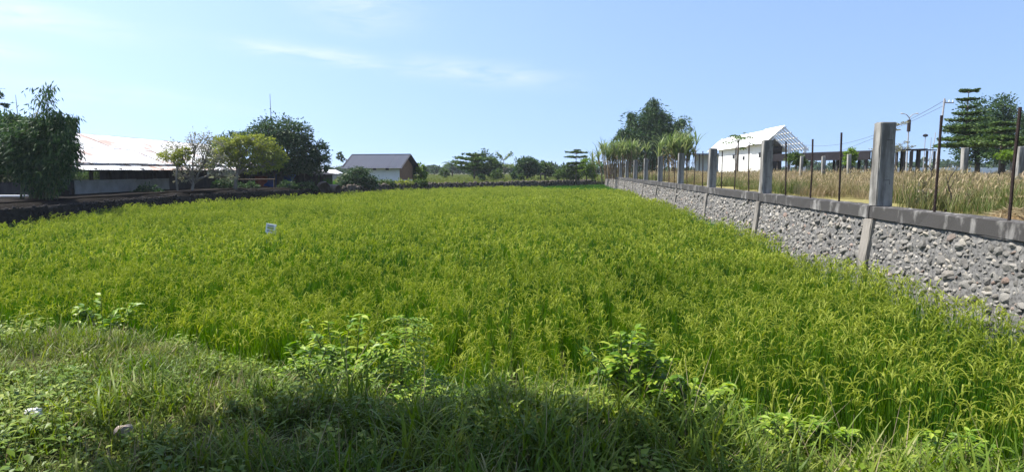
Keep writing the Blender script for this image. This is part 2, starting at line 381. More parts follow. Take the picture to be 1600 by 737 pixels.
def panicles(r, n, base_r, zlo, zhi, grain, k=7):
    """drooping rice heads: an arched, ragged spray of grains"""
    V, Fq = [], []
    for i in range(n):
        a = r.uniform(0, 6.283); a0 = r.uniform(0, 6.283); rr = base_r*math.sqrt(r.uniform())
        p = np.array([rr*math.cos(a0), rr*math.sin(a0), r.uniform(zlo, zhi)])
        out = np.array([math.cos(a), math.sin(a), 0]); sd0 = np.array([-math.sin(a), math.cos(a), 0]); L = r.uniform(.11, .20); ph = r.uniform(.0, .2); end = r.uniform(1.2, 2.8)
        b0 = len(V); pts = []
        for j in range(k):
            f = j/(k-1); th = ph + (end-ph)*f
            t = out*math.sin(th) + np.array([0, 0, math.cos(th)]); nr = np.cross(t, sd0)
            w = grain*(.25+.75*math.sin(math.pi*min(1, f*.85+.08)))*r.uniform(.55, 1.15); w2 = grain*(.2+.6*math.sin(math.pi*min(1, f*.85+.08)))*r.uniform(.5, 1.1)
            V += [p-sd0*w, p+sd0*w, p-nr*w2, p+nr*w2]; pts.append((p, t))
            if j: 
                c = b0+4*j; Fq += [(c-4, c-3, c+1, c), (c-2, c-1, c+3, c+2)]
            p = p + L/k*t
        for j in range(2, k):
            p, t = pts[j]
            for q_ in range(2):
                d = t + r.normal(0, .55, 3) + np.array([0, 0, -.4]); d /= np.linalg.norm(d); d = d*grain*2.2*r.uniform(.7, 1.3)
                sd = np.cross(d, r.normal(0, 1, 3)); sd = sd/np.linalg.norm(sd)*grain*.36; q = p+r.normal(0, grain*.6, 3)
                b = len(V); V += [q-d*.5, q+sd, q+d*.5, q-sd]; Fq.append((b, b+1, b+2, b+3))
    return np.array(V), np.array(Fq)
def merge(parts):
    """parts: (V, F, material index)"""
    Vs, Fs, Ms, o = [], [], [], 0
    for V, Fq, mi in parts:
        Vs.append(V); Fs.append(np.asarray(Fq)+o); Ms.append(np.full(len(Fq), mi)); o += len(V)
    return np.concatenate(Vs), np.concatenate(Fs), np.concatenate(Ms)
def clump_obj(name, parts, mats):
    V, Fq, Mi = merge(parts)
    me = mesh_np(name, V, Fq)
    for m in mats: me.materials.append(m)
    me.polygons.foreach_set('material_index', Mi.astype(np.int32))
    return bpy.data.objects.new(name, me)
def source(name, objs):
    c = bpy.data.collections.new(name)
    for o in objs: c.objects.link(o)
    return c
def scatter(name, label, cat, pts, coll, nvar, smin, smax, lean=.06, scl=None):
    """uncountable cover: a cloud of points carrying instanced clumps"""
    n = len(pts); me = bpy.data.meshes.new(name)
    me.vertices.add(n); me.vertices.foreach_set('co', np.asarray(pts, dtype=np.float32).ravel())
    a = me.attributes.new('rot', 'FLOAT_VECTOR', 'POINT')
    rot = np.stack([rng.normal(0, lean, n), rng.normal(0, lean, n), rng.integers(0, 4, n)*(math.pi/2)+rng.normal(0, .06, n)], -1); a.data.foreach_set('vector', rot.astype(np.float32).ravel())
    a = me.attributes.new('scl', 'FLOAT', 'POINT'); sc = rng.uniform(smin, smax, n) if scl is None else scl*rng.uniform(smin, smax, n); a.data.foreach_set('value', sc.astype(np.float32))
    a = me.attributes.new('var', 'INT', 'POINT'); a.data.foreach_set('value', rng.integers(0, nvar, n).astype(np.int32))
    o = bpy.data.objects.new(name, me); COL.objects.link(o)
    nt = bpy.data.node_groups.new(name, 'GeometryNodeTree')
    nt.interface.new_socket('Geometry', in_out='INPUT', socket_type='NodeSocketGeometry'); nt.interface.new_socket('Geometry', in_out='OUTPUT', socket_type='NodeSocketGeometry')
    N, Lk = nt.nodes, nt.links
    gi, go = N.new('NodeGroupInput'), N.new('NodeGroupOutput')
    ip = N.new('GeometryNodeInstanceOnPoints'); ci = N.new('GeometryNodeCollectionInfo')
    ci.inputs['Collection'].default_value = coll; ci.inputs['Separate Children'].default_value = True; ci.inputs['Reset Children'].default_value = True
    def attr(nm, ty):
        q = N.new('GeometryNodeInputNamedAttribute'); q.data_type = ty; q.inputs['Name'].default_value = nm; return q.outputs['Attribute']
    Lk.new(gi.outputs[0], ip.inputs['Points']); Lk.new(ci.outputs[0], ip.inputs['Instance']); ip.inputs['Pick Instance'].default_value = True
    Lk.new(attr('var', 'INT'), ip.inputs['Instance Index']); Lk.new(attr('rot', 'FLOAT_VECTOR'), ip.inputs['Rotation']); Lk.new(attr('scl', 'FLOAT'), ip.inputs['Scale'])
    Lk.new(ip.outputs[0], go.inputs[0])
    md = o.modifiers.new('scatter', 'NODES'); md.node_group = nt
    return tag(o, label, cat, kind='stuff')
def in_view(P, margin=.12, back=0):
    """keep what the camera, or one a step aside, can see"""
    d = np.maximum(P[:, 1]-back, .1)
    return (np.abs(P[:, 0]) < d*(.80+margin)+1.6) & (P[:, 1] > .8)
def jgrid(x0, x1, y0, y1, step, jit=.45):
    a, b = np.meshgrid(np.arange(x0, x1, step), np.arange(y0, y1, step))
    P = np.stack([a.ravel(), b.ravel()], -1); return P + rng.uniform(-jit, jit, P.shape)*step

# ---------------------------------------------------------------- rice
def patch(name, seed, nside, step, maker, mats, jit=.3):
    """a square sod of nside x nside plants: big sods overlap less than single plants"""
    r = np.random.default_rng(seed); parts = []
    for i in range(nside):
        for j in range(nside):
            off = np.array([(i-(nside-1)/2+r.uniform(-jit, jit))*step, (j-(nside-1)/2+r.uniform(-jit, jit))*step, 0]); k = r.uniform(.86, 1.12)
            for V, Fq, mi in maker(r, i, j):
                if len(Fq): parts.append((V*np.array([1, 1, k])+off, Fq, mi))
    return clump_obj(name, parts, mats)
RM = [M['rice_leaf'], M['rice_head']]
def rice_near(r, i, j):
    return [(*blades(r, 30, .045, .60, .90, .009, .075, .45, 4, power=2.4), 0), (*blades(r, 7, .04, .35, .6, .010, .22, .7, 3), 0), (*panicles(r, 11, .07, .62, .80, .0065), 1)]
def rice_mid(r, i, j):
    return [(*blades(r, 18, .05, .6, .92, .016, .10, .6, 3, power=2), 0), (*panicles(r, 7, .08, .64, .82, .011, 5), 1)]
def rice_far(r, i, j):
    return [(*blades(r, 15, .10, .6, .92, .035, .15, .8, 2), 0), (*panicles(r, 5, .12, .64, .82, .022, 4), 1)]
def young(r, i, j): return [(*blades(r, 22, .12, .5, .85, .026, .14, .6, 2), 0)]
cn, cmid, cf = source('rice near', [patch('rice_sod', i, 3, .215, rice_near, RM) for i in range(8)]), source('rice mid', [patch('rice_sod', 20+i, 4, .24, rice_mid, RM) for i in range(6)]), source('rice far', [patch('rice_sod', 40+i, 4, .32, rice_far, RM) for i in range(6)])
cy = source('young rice', [patch('young_rice_sod', 60+i, 3, .27, young, [M['young_rice']]) for i in range(4)])
def field_ok(P, m=.1):
    return (P[:, 1] > edge_y(P[:, 0])+m) & (P[:, 0] > left_x(P[:, 1])+.45) & (P[:, 0] < wall_x(P[:, 1])-.36) & (P[:, 1] < np.where(P[:, 0] < -13, 46, far_y(P[:, 0]))-.7)
def young_mask(P):                                        # greener late-planted corner by the far end of the wall and patches at its foot
    d = (P[:, 1]-61-1.5*np.sin(P[:, 0]*.9)) + (P[:, 0]-2)*1.2
    foot = (wall_x(P[:, 1])-P[:, 0] < .9+.35*np.sin(P[:, 1]*1.3)) & (P[:, 1] > 19.5) & (P[:, 1] < 25.5)
    return (d > 0) & (P[:, 0] > 0) | foot
def lane(P):                                              # two faint walked lanes
    a = np.abs(P[:, 0]-(1.9+.055*(P[:, 1]-8)+.25*np.sin(P[:, 1]*.5))); b = np.abs(P[:, 0]-(-4.2-.10*(P[:, 1]-10)+.3*np.sin(P[:, 1]*.4)))
    return 1-.08*np.exp(-(a/.4)**2)-.07*np.exp(-(b/.4)**2)
def with_z(P, dz=-.02): return np.concatenate([P, (height(P[:, 0], P[:, 1])+dz)[:, None]], 1)
P = jgrid(-12.2, 7.5, 3, 12.0, .625, .05); P = P[field_ok(P, .2) & in_view(P)]
sc = .93 + .13*np.sin(P[:, 0]*1.1+1.3)*np.sin(P[:, 1]*.8) + .10*sstep(2, 4.5, P[:, 0]) + .10*sstep(1.2, .4, wall_x(P[:, 1])-P[:, 0])
scatter('rice_plants', 'tall yellow-green rice with drooping heads nearest the grassy bank', 'rice', with_z(P), cn, 8, .95, 1.04, .05, sc*.95*lane(P))
P = jgrid(-17, 9, 12.2, 30.6, .96, .06); P = P[field_ok(P) & in_view(P) & ~young_mask(P)]
scatter('rice_plants', 'yellow-green rice across the middle of the field around the small white sign', 'rice', with_z(P), cmid, 6, .94, 1.06, .03, 1+.07*np.sin(P[:, 0]*.7)*np.sin(P[:, 1]*.5+1)+.06*sstep(2.5, .5, wall_x(P[:, 1])-P[:, 0])-(1-lane(P)))
P = jgrid(-17, 13, 31.2, 84, 1.28, .06); P = P[field_ok(P) & in_view(P) & ~young_mask(P)]
scatter('rice_plants', 'pale green rice in the far part of the field before the stone bank', 'rice', with_z(P), cf, 6, .95, 1.06, .03)
P = jgrid(-1, 13, 19, 84, .75, .1); P = P[field_ok(P) & in_view(P) & young_mask(P)]
Pg = jgrid(-45, -12, 46.8, 112, .8); Pg = Pg[(Pg[:, 0] < -.27*Pg[:, 1]) & (Pg[:, 0] > -.34*Pg[:, 1])]
scatter('young_rice', 'bright green young rice at the far end of the wall and beyond the gap', 'rice', with_z(np.concatenate([P, Pg])), cy, 4, .9, 1.05, .04)

# ---------------------------------------------------------------- grass and weeds of the near bank
def weed_part(r, n, h, leaf):
    """low herb: short stems with oval leaves"""
    V, Fq = [], []
    for i in range(n):
        a = r.uniform(0, 6.283); rr = .08*math.sqrt(r.uniform()); z = h*r.uniform(.15, 1)
        p = np.array([rr*math.cos(a*1.7), rr*math.sin(a*1.7), z])
        d = np.array([math.cos(a), math.sin(a), r.uniform(-.35, .55)]); d /= np.linalg.norm(d)
        s = np.cross(d, [0, 0, 1]); s /= np.linalg.norm(s); up = np.cross(s, d)
        L = leaf*r.uniform(.6, 1.2); w = L*.30
        b = len(V); V += [p, p+d*L*.35-s*w+up*w*.3, p+d*L*.4, p+d*L*.35+s*w+up*w*.3, p+d*L-up*L*.15]
        Fq += [(b, b+1, b+4, b+2), (b, b+2, b+4, b+3)]
    return np.array(V), np.array(Fq)
GM = [M['grass'], M['straw'], M['weed']]
def short_sod(v):
    def f(r, i, j):
        o = [(*blades(r, 22, .05, .04, .15, .006, .65, 1.2, 3), 0)]
        if r.uniform() < .12: o.append((*blades(r, 5, .03, .12, .28, .009, .5, 1.4, 4), 0))
        if r.uniform() < .42: o.append((*blades(r, 4, .05, .06, .20, .005, 1.0, .6, 2), 1))
        if r.uniform() < .22: o.append((*weed_part(r, 9, .10, .032), 2))
        return o
    return f
def long_sod(r, i, j):
    o = [(*blades(r, 9, .06, .14, .42, .011, .50, 1.5, 5), 0), (*blades(r, 8, .06, .10, .30, .006, .55, 1.2, 4), 0)]
    if r.uniform() < .25: o.append((*blades(r, 2, .05, .2, .5, .004, .6, .5, 2), 1))
    return o
def weed_sod(r, i, j): return [(*weed_part(r, 20, .06+.12*r.uniform(), .03+.014*r.uniform()), 0), (*blades(r, 5, .06, .08, .22, .005, .4, .8, 3), 1)]
gshort = source('short grass', [patch('grass_sod', 100+i, 4, .085, short_sod(i), GM, .5) for i in range(8)])
glong = source('long grass', [patch('grass_sod', 120+i, 3, .12, long_sod, [M['grass_lush'], M['straw']], .5) for i in range(8)])
gweed = source('low weeds', [patch('weed_sod', 140+i, 3, .13, weed_sod, [M['weed'], M['grass']], .5) for i in range(8)])
def bank_pts(step, far=.15):
    P = jgrid(-12, 6, .9, 11, step); return P[(P[:, 1] < edge_y(P[:, 0])+far) & in_view(P, .2)]
P = bank_pts(.27)
dens = np.where(P[:, 0] < -.3-.1*P[:, 1], 1.0, .7); dens = dens*(1-.75*(np.exp(-((P[:, 0]+2.3)/.45)**2-((P[:, 1]-4.35)/.22)**2)+.7*np.exp(-((P[:, 0]+1.3)/.3)**2-((P[:, 1]-4.5)/.2)**2)))
P = P[rng.uniform(0, 1, len(P)) < dens]
scatter('bank_grass', 'short trodden green grass covering the near bank', 'grass', with_z(P), gshort, 8, .85, 1.25, .10)
P = bank_pts(.26, .45)
lush = sstep(-2.0, .2, P[:, 0]) * (.30+.70*sstep(.2, 1.4, edge_y(P[:, 0])-P[:, 1])); lush = np.maximum(lush, .10*(np.sin(P[:, 0]*2.3)*np.sin(P[:, 1]*1.9) > .3))
lush = np.maximum(lush, .6*((np.abs(edge_y(P[:, 0])-P[:, 1]) < .5) & (P[:, 0] > -1))); lush = np.maximum(lush, .75*(np.abs(edge_y(P[:, 0])-P[:, 1]-.1) < .55+.35*np.sin(P[:, 0]*2.7)))
P = P[rng.uniform(0, 1, len(P)) < lush]
scatter('long_grass', 'long dark green grass blades in the shaded foreground', 'grass', with_z(P), glong, 8, .65, 1.15, .12)
P = bank_pts(.30, .2)
wd = .10+.5*sstep(.1, .5, np.sin(P[:, 0]*1.6+.7)*np.sin(P[:, 1]*2.1+.4)); wd = np.maximum(wd, .75*((edge_y(P[:, 0])-P[:, 1] < 1.1) & (P[:, 0] > -3.5)))
P = P[rng.uniform(0, 1, len(P)) < wd]
scatter('low_weeds', 'low broad-leaved weeds growing along the edge of the rice', 'weeds', with_z(P, .01), gweed, 8, .8, 1.5, .12)

# grass of the plot behind the wall, pasture beyond the far bank
def dry(l0, l1, n, w):
    def f(r, i, j): return [(*blades(r, n, .16, l0, l1, w, .22, .9, 3), 0), (*blades(r, n//3, .16, l1*.85, l1*1.15, w*.5, .2, .7, 3), 1), (*blades(r, n//4, .16, l1*.12, l1*.2, w*1.5, .5, 1.0, 2, z0=l1*.86), 1)]
    return f
cdry = source('dry grass', [patch('dry_sod', 200+i, 4, .28, dry(.28, .56, 22, .010), [M['dry_grass'], M['dry_grass']], .5) for i in range(5)])
cgre = source('plot grass', [patch('plot_sod', 220+i, 4, .28, dry(.22, .48, 22, .011), [M['plot_green'], M['dry_grass']], .5) for i in range(5)])
cpas = source('pasture grass', [patch('pasture_sod', 240+i, 3, .5, dry(.15, .36, 14, .04), [M['pasture'], M['pasture']], .5) for i in range(4)])
P = jgrid(6, 62, 3, 62, .85); P = P[(P[:, 0] > wall_x(P[:, 1])+1.2+.4*np.sin(P[:, 1])) & (P[:, 0] < P[:, 1]*.95+3.5)]
u = P[:, 0]/np.maximum(P[:, 1], 1)
green = sstep(.52, .70, u+.09*np.sin(P[:, 1]*.9)+.07*np.sin(P[:, 0]*2)); green = np.maximum(np.maximum(green, .75*(P[:, 0] < wall_x(P[:, 1])+2.4)), .42+.35*np.sin(P[:, 0]*.8+1)*np.sin(P[:, 1]*.45))
gr = rng.uniform(0, 1, len(P)) < green
gh = .77+.30*np.sin(P[:, 0]*1.3+.6)*np.sin(P[:, 1]*.9)+.12*np.sin(P[:, 0]*3.1+P[:, 1]*2.3)
pz = lambda Q: np.concatenate([Q, np.full((len(Q), 1), 1.74)], 1)
scatter('dry_grass', 'tall straw-coloured grass filling the fenced plot', 'grass', pz(P[~gr]), cdry, 5, .75, 1.3, .07, gh[~gr])
scatter('plot_grass', 'green grass at the right side of the fenced plot', 'grass', pz(P[gr]), cgre, 5, .75, 1.35, .07, gh[gr])
P = jgrid(-30, 30, 47, 150, 1.3); P = P[(P[:, 1] > far_y(P[:, 0])+1.2) & (P[:, 0] > -.262*P[:, 1]) & (P[:, 0] < wall_x(P[:, 1])+6)]
scatter('pasture_grass', 'pale green pasture beyond the stone bank', 'grass', with_z(P), cpas, 4, .8, 1.3, .06)

# ---------------------------------------------------------------- stone meshes
def stone_mesh(seed, sub=2):
    r = random.Random(seed); bm = bmesh.new(); bmesh.ops.create_icosphere(bm, subdivisions=sub, radius=.5)
    cuts = [(Vector((r.gauss(0, 1), r.gauss(0, 1), r.gauss(0, 1))).normalized(), r.uniform(.22, .40)) for _ in range(9)]
    for v in bm.verts:
        for nrm, d in cuts:
            k = v.co.dot(nrm)
            if k > d: v.co -= nrm*(k-d)*.9
        v.co *= 1 + r.uniform(-.05, .05)
    me = bpy.data.meshes.new('stone'); bm.to_mesh(me); bm.free(); me.materials.append(M['stone']); return me
STONES = [stone_mesh(i) for i in range(14)]
SV = [(np.array([v.co[:] for v in m.vertices]), np.array([p.vertices[:] for p in m.polygons])) for m in STONES]
def rotm(a, b, c): return np.array(Euler((a, b, c)).to_matrix())

# ---------------------------------------------------------------- boundary wall on the right
wall = empty('boundary_wall', (WX0, 0, 0), 'long grey rubble stone wall with concrete posts and rusty iron rods beside the rice', 'wall', rz=-math.atan(WSL))
K = math.sqrt(1+WSL*WSL)
POSTS = [(11.0+6.3*k)*K for k in range(-1, 12)]
S0, S1 = 1.0, POSTS[-1]+.3
BAT = .17                                                 # how far the foot stands out from the top
def face_x(z): return -BAT*(1-z/1.58)
m = MB(); m.hexa([(-BAT, S0, -.2), (.42, S0, -.2), (.42, S1, -.2), (-BAT, S1, -.2), (0, S0, 1.58), (.30, S0, 1.58), (.30, S1, 1.58), (0, S1, 1.58)])
m.build('wall_core', M['mortar'], wall)
rg = np.random.default_rng(9); gs, gz = np.concatenate([np.arange(S0, 26, .07), np.arange(26, S1, .25)]), np.linspace(-.1, 1.57, 26)
GS, GZ = np.meshgrid(gs, gz); GXX = -BAT*(1-GZ/1.58)-.004+rg.normal(0, .011, GS.shape)+.012*np.sin(GS*9+GZ*7)*np.sin(GZ*13-GS*4); gi_ = np.arange(GS.size).reshape(GS.shape)
link('mortar_face', mesh_np('mortar_face', np.stack([GXX, GS, GZ], -1).reshape(-1, 3), np.stack([gi_[:-1, :-1], gi_[1:, :-1], gi_[1:, 1:], gi_[:-1, 1:]], -1).reshape(-1, 4), False), M['mortar'], wall)
r = random.Random(11)
ends = [S0]+POSTS[1:]
for a, b in zip([S0]+POSTS, POSTS+[S1]):
    if b-a < .5: continue
    t = r.uniform(-.008, .008)
    MB().box((-.05+t, a+.012, 1.585), (.30+t, b-.012, 1.80+r.uniform(-.006, .006))).build('cap_beam', M['cap'], wall)
    roughen(bpy.context.scene.collection.objects[-1], 24, .004, int(a*10), .012)
for i, s in enumerate(POSTS):
    w = .15
    MB().hexa([(-BAT-.075, s-w, -.1), (-BAT+.05, s-w, -.1), (-BAT+.05, s+w, -.1), (-BAT-.075, s+w, -.1),
               (-.07, s-w, 1.582), (.05, s-w, 1.582), (.05, s+w, 1.582), (-.07, s+w, 1.582)]).build('pilaster', M['pilaster'], wall)
    roughen(COL.objects[-1], 9, .003, i, .014)
    p = MB().hexa([(-.135, -.135, 0), (.135, -.135, 0), (.135, .135, 0), (-.135, .135, 0), (-.125, -.125, 1.42), (.125, -.125, 1.42), (.125, .125, 1.42), (-.125, .125, 1.42)]).build('post', M['post'], wall)
    roughen(p, 9, .0025, 50+i, .014)
    p.location = (.125, s, 1.795); p.rotation_euler = (r.uniform(-.012, .012), r.uniform(-.012, .012), r.uniform(-.05, .05))
    if i < 4:
        for zz in (.45, 1.12):
            MB().tube([(-.02, -.13, zz), (.06, -.145, zz+.005), (.06, -.145, zz-.07)], .0035, 5).build('bent_wire', M['rust'], p)
for a, b in zip(POSTS[:-1], POSTS[1:]):
    for k in (1, 2, 3):
        s = a+(b-a)*(k/4 + r.uniform(-.015, .015)); h = r.uniform(1.24, 1.40)
        q = MB().tube([(0, 0, -.1), (r.uniform(-.01, .01), r.uniform(-.012, .012), h*.5), (0, 0, h)], .019, 7).build('iron_rod', M['rust'], wall)
        q.location = (.12, s, 1.80); q.rotation_euler = (r.gauss(0, .014), r.gauss(0, .02), r.uniform(0, 3))
# rubble
cand = []; rs = np.random.default_rng(5); z = .02
row = 0
s = 0
grid = []
for zz in np.arange(.05, 1.56, .070):
    s = S0 + rs.uniform(0, .1)
    while s < S1:
        sz = float(np.clip(rs.gamma(4, .027), .05, .22))
        grid.append((s+sz/2, zz+rs.uniform(-.035, .035), sz)); s += sz*rs.uniform(.82, 1.12)
near, rest = [], []
for (s, zz, sz) in grid:
    if min(abs(s-p) for p in POSTS) < .15+sz*.25: continue
    zz = min(zz, 1.575-sz*.36)
    y = s/K; vis = 7.0 < y and zz > .55
    (near if vis else rest).append((sz/y if vis else 0, s, zz, sz))
near.sort(reverse=True); rest += near[300:]; near = near[:300]
def stone_xf(s, zz, sz):
    sc = np.array([sz*rs.uniform(.55, .8), sz*rs.uniform(1.0, 1.45), sz*rs.uniform(.55, .95)])
    return np.array([face_x(zz)+sc[0]*rs.uniform(.06, .40)-.008, s, zz]), rs.normal(0, .28, 3), sc
for _, s, zz, sz in near:
    p, ro, sc = stone_xf(s, zz, sz)
    o = bpy.data.objects.new('stone', STONES[rs.integers(14)]); COL.objects.link(o); o.parent = wall
    o.location = p; o.rotation_euler = ro; o.scale = sc
VV, FF, off = [], [], 0
for _, s, zz, sz in rest:
    p, ro, sc = stone_xf(s, zz, sz); v, f = SV[rs.integers(14)]
    VV.append((v*sc) @ rotm(*ro).T + p); FF.append(f+off); off += len(v)
tag(link('rubble', mesh_np('rubble', np.concatenate(VV), np.concatenate(FF)), M['stone'], wall), kind='stuff')

# stone bank closing the far end of the field, and the bank below the yard on the left
def stone_bank(name, label, pts, zlo, zhi, sz0, sz1, per_m, seed, thick=.45, mat='bank_stone', cmat='mud'):
    rr = np.random.default_rng(seed); VV, FF, off = [], [], 0
    root = empty(name, (0, 0, 0), label, 'stone bank')
    core = MB()
    for (a, b) in zip(pts[:-1], pts[1:]):
        a, b = np.array(a), np.array(b); L = np.linalg.norm(b-a); d = (b-a)/L; nrm = np.array([d[1], -d[0]])
        for k in range(int(L*per_m)):
            t = rr.uniform(0, L); zz = rr.uniform(zlo, zhi); sz = rr.uniform(sz0, sz1)
            p = a+d*t+nrm*(thick*(.5-.35*(zz-zlo)/(zhi-zlo))*(1 if rr.uniform() < .75 else rr.uniform(-1, 1)))
            v, f = SV[rr.integers(14)]
            VV.append((v*sz*rr.uniform(.7, 1.25, 3)) @ rotm(*rr.uniform(-3, 3, 3)).T + np.array([p[0], p[1], zz])); FF.append(f+off); off += len(v)
        q0, q1, q2, q3 = a+nrm*thick*.4, a-nrm*thick*.6, b-nrm*thick*.6, b+nrm*thick*.4
        core.hexa([(*q0, zlo-.3), (*q1, zlo-.3), (*q2, zlo-.3), (*q3, zlo-.3), (*(a+nrm*thick*.1), zhi-.06), (*(a-nrm*thick*.4), zhi-.06), (*(b-nrm*thick*.4), zhi-.06), (*(b+nrm*thick*.1), zhi-.06)])
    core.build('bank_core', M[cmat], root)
    tag(link('rubble', mesh_np('rubble', np.concatenate(VV), np.concatenate(FF)), M[mat], root), kind='stuff')
    return root
stone_bank('stone_bank', 'low rough stone bank closing the far end of the rice field', [(-12.6, 47.2), (-10.9, 53), (-6.1, 60), (0, 67.2), (7.6, 77.5), (10.6, 81.5)], .3, 1.30, .10, .36, 60, 3)
stone_bank('yard_bank', 'dark stone bank between the left yard and the rice', [tuple(p) for p in LB[1:-1][::1]], .2, 1.22, .05, .15, 70, 4, .35, 'mud_stone')
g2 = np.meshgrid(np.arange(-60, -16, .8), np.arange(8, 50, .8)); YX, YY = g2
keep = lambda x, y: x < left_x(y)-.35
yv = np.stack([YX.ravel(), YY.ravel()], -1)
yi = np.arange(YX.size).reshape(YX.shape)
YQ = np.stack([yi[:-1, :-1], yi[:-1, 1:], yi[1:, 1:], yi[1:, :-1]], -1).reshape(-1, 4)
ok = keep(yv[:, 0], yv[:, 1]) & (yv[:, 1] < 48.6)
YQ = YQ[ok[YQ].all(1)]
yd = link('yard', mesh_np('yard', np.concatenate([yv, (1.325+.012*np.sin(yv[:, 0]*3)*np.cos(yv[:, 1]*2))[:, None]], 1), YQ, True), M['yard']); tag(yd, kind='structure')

# ---------------------------------------------------------------- open-sided livestock shed on the left
def corr_sheet(name, L, w, ridges, amp, mat):
    """corrugated sheet: x across, y down the slope"""
    V, Fq = [], []
    n = ridges*2
    for i in range(n+1):
        x = w*i/n; z = amp if i % 2 else 0
        V += [(x, 0, z), (x, L, z)]
    for i in range(n): Fq.append((2*i, 2*i+2, 2*i+3, 2*i+1))
    me = bpy.data.meshes.new(name); me.from_pydata(V, [], Fq); me.materials.append(mat); me.update(); return me
def sheets(parent, name, a, b, c, rows, cols, me_of, rr, jit=.007):
    """lay sheets over the slope: a ridge start, b ridge end, c eave under a"""
    a, b, c = Vector(a), Vector(b), Vector(c); ex = (b-a)/cols; ey = (c-a)/rows; nrm = ex.cross(ey).normalized()
    if nrm.z < 0: nrm = -nrm
    me = me_of(ey.length*1.06, ex.length*1.05)
    for j in range(rows):
        for i in range(cols):
            o = bpy.data.objects.new(name, me); COL.objects.link(o); o.parent = parent
            p = a+ex*i+ey*j+nrm*(.012*(rows-j)+.006*(i % 2)+rr.uniform(0, .012))
            x, y = ex.normalized(), ey.normalized(); z_ = x.cross(y)
            m3 = Matrix((x, y, z_)).transposed().to_4x4(); m3.translation = p
            o.matrix_local = m3 @ Matrix.Rotation(rr.gauss(0, jit), 4, 'Z') @ Matrix.Rotation(rr.gauss(0, jit*.4), 4, 'X')
rr = random.Random(3)
shed = empty('livestock_shed', (-20.3, 28, 1.27), 'long open-sided shed with white corrugated roof behind the left trees', 'shed')
SL = 23.0
roof = MB()
for k in range(9):
    y = k*SL/8
    roof.tube([(.3, y, 1.38), (-3.7, y, 3.12), (-7.7, y, 1.38)], .05, 4)
for x, z in ((.25, 1.42), (-1.1, 2.0), (-2.4, 2.57), (-3.7, 3.1), (-5, 2.55), (-7.4, 1.5)): roof.box((x-.04, -.3, z-.05), (x+.04, SL+.3, z+.02))
roof = roof.build('roof', M['dark_wood'], shed)
mk = lambda mat, n: (lambda L, w: corr_sheet('roof_sheet', L, w, n, .016, mat))
sheets(roof, 'roof_sheet', (-3.7, -.5, 3.17), (-3.7, SL+.5, 3.17), (-.05, -.5, 1.56), 2, 26, mk(M['zinc'], 6), rr)
sheets(roof, 'roof_sheet', (-3.72, SL+.5, 3.19), (-3.72, -.5, 3.19), (-7.9, SL+.5, 1.38), 2, 26, mk(M['zinc'], 6), rr)
ver = MB()
for k in range(13): ver.box((-.1, k*SL/12-.03, 1.20), (1.0, k*SL/12+.03, 1.26))
ver.box((.85, -.3, 1.10), (.95, SL+.3, 1.16)); ver = ver.build('awning', M['dark_wood'], shed)
sheets(ver, 'roof_sheet', (-.15, -.9, 1.50), (-.15, SL+.3, 1.50), (.95, -.9, 1.19), 1, 26, mk(M['zinc'], 6), rr)
for k in range(17):
    y = k*SL/16+.05
    MB().tube([(0, y, -.05), (rr.uniform(-.04, .04), y, 1.5)], .06, 6).build('post', M['dark_wood'], shed)
    if k % 2 == 0: MB().tube([(-7.4, y, -.05), (-7.4, y, 1.5)], .06, 6).build('post', M['dark_wood'], shed)
for k in range(14):
    if k in (0, 10, 12): continue
    y = k*SL/14
    MB().box((.06, y+.01, .02), (.10, y+SL/14-.01, .68+rr.uniform(-.02, .02))).build('wall_panel', M['board_grey'] if k < 6 else M['dark_wood'], shed)
MB().box((-7.5, 0, 0), (-7.44, SL, .55)).build('back_wall', M['board_grey'], shed)
MB().box((-7.4, .02, 0), (0, .06, .62)).build('end_wall', M['dark_wood'], shed)
MB().box((-7.4, SL*.66, 0), (-.2, SL*.66+.06, 1.5)).build('partition', M['dark_wood'], shed)
for k in range(5): MB().box((-3.4-.03, 1+k*4.4, 0), (-3.3, 1.08+k*4.4, 2.9)).build('inner_post', M['dark_wood'], shed)

# low dark hut at the end of the yard
hut = empty('plank_hut', (-15.7, 46.2, 1.22), 'low dark plank hut with a drooping roof at the end of the yard', 'hut')
for k in range(15):
    x = -4.26+k*.42; top = 1.15 if x < -.4 else 1.15-.28*(x+.4)/2.4
    MB().box((x, 0+rr.uniform(0, .02), -.1), (x+.40, .05, top)).build('plank', M['dark_wood'], hut)
MB().box((-4.2, .06, -.1), (2.0, .10, .8)).build('lining', M['black'], hut)
for k in range(7):
    MB().box((2.04, .06+k*.36, -.1), (2.08, .40+k*.36, .88)).build('plank', M['dark_wood'], hut)
MB().hexa([(-4.4, -2.3, 1.04), (-.4, -2.3, 1.12), (-.4, 2.7, 1.34), (-4.4, 2.7, 1.30), (-4.4, -2.3, 1.09), (-.4, -2.3, 1.17), (-.4, 2.7, 1.39), (-4.4, 2.7, 1.35)]).build('roof_panel', M['dark_roof'], hut)  # front overhang added to cast shade on the drum and tarpaulin
MB().hexa([(-.38, -.4, 1.25), (2.4, -.4, .87), (2.4, 2.7, .9), (-.38, 2.7, 1.35), (-.38, -.4, 1.30), (2.4, -.4, .92), (2.4, 2.7, .95), (-.38, 2.7, 1.40)]).build('roof_panel', M['dark_roof'], hut)
for x in (-4.2, -2.3, -.6): MB().tube([(x, -2.1, -.1), (x, -2.1, 1.1)], .05, 6).build('post', M['dark_wood'], hut)

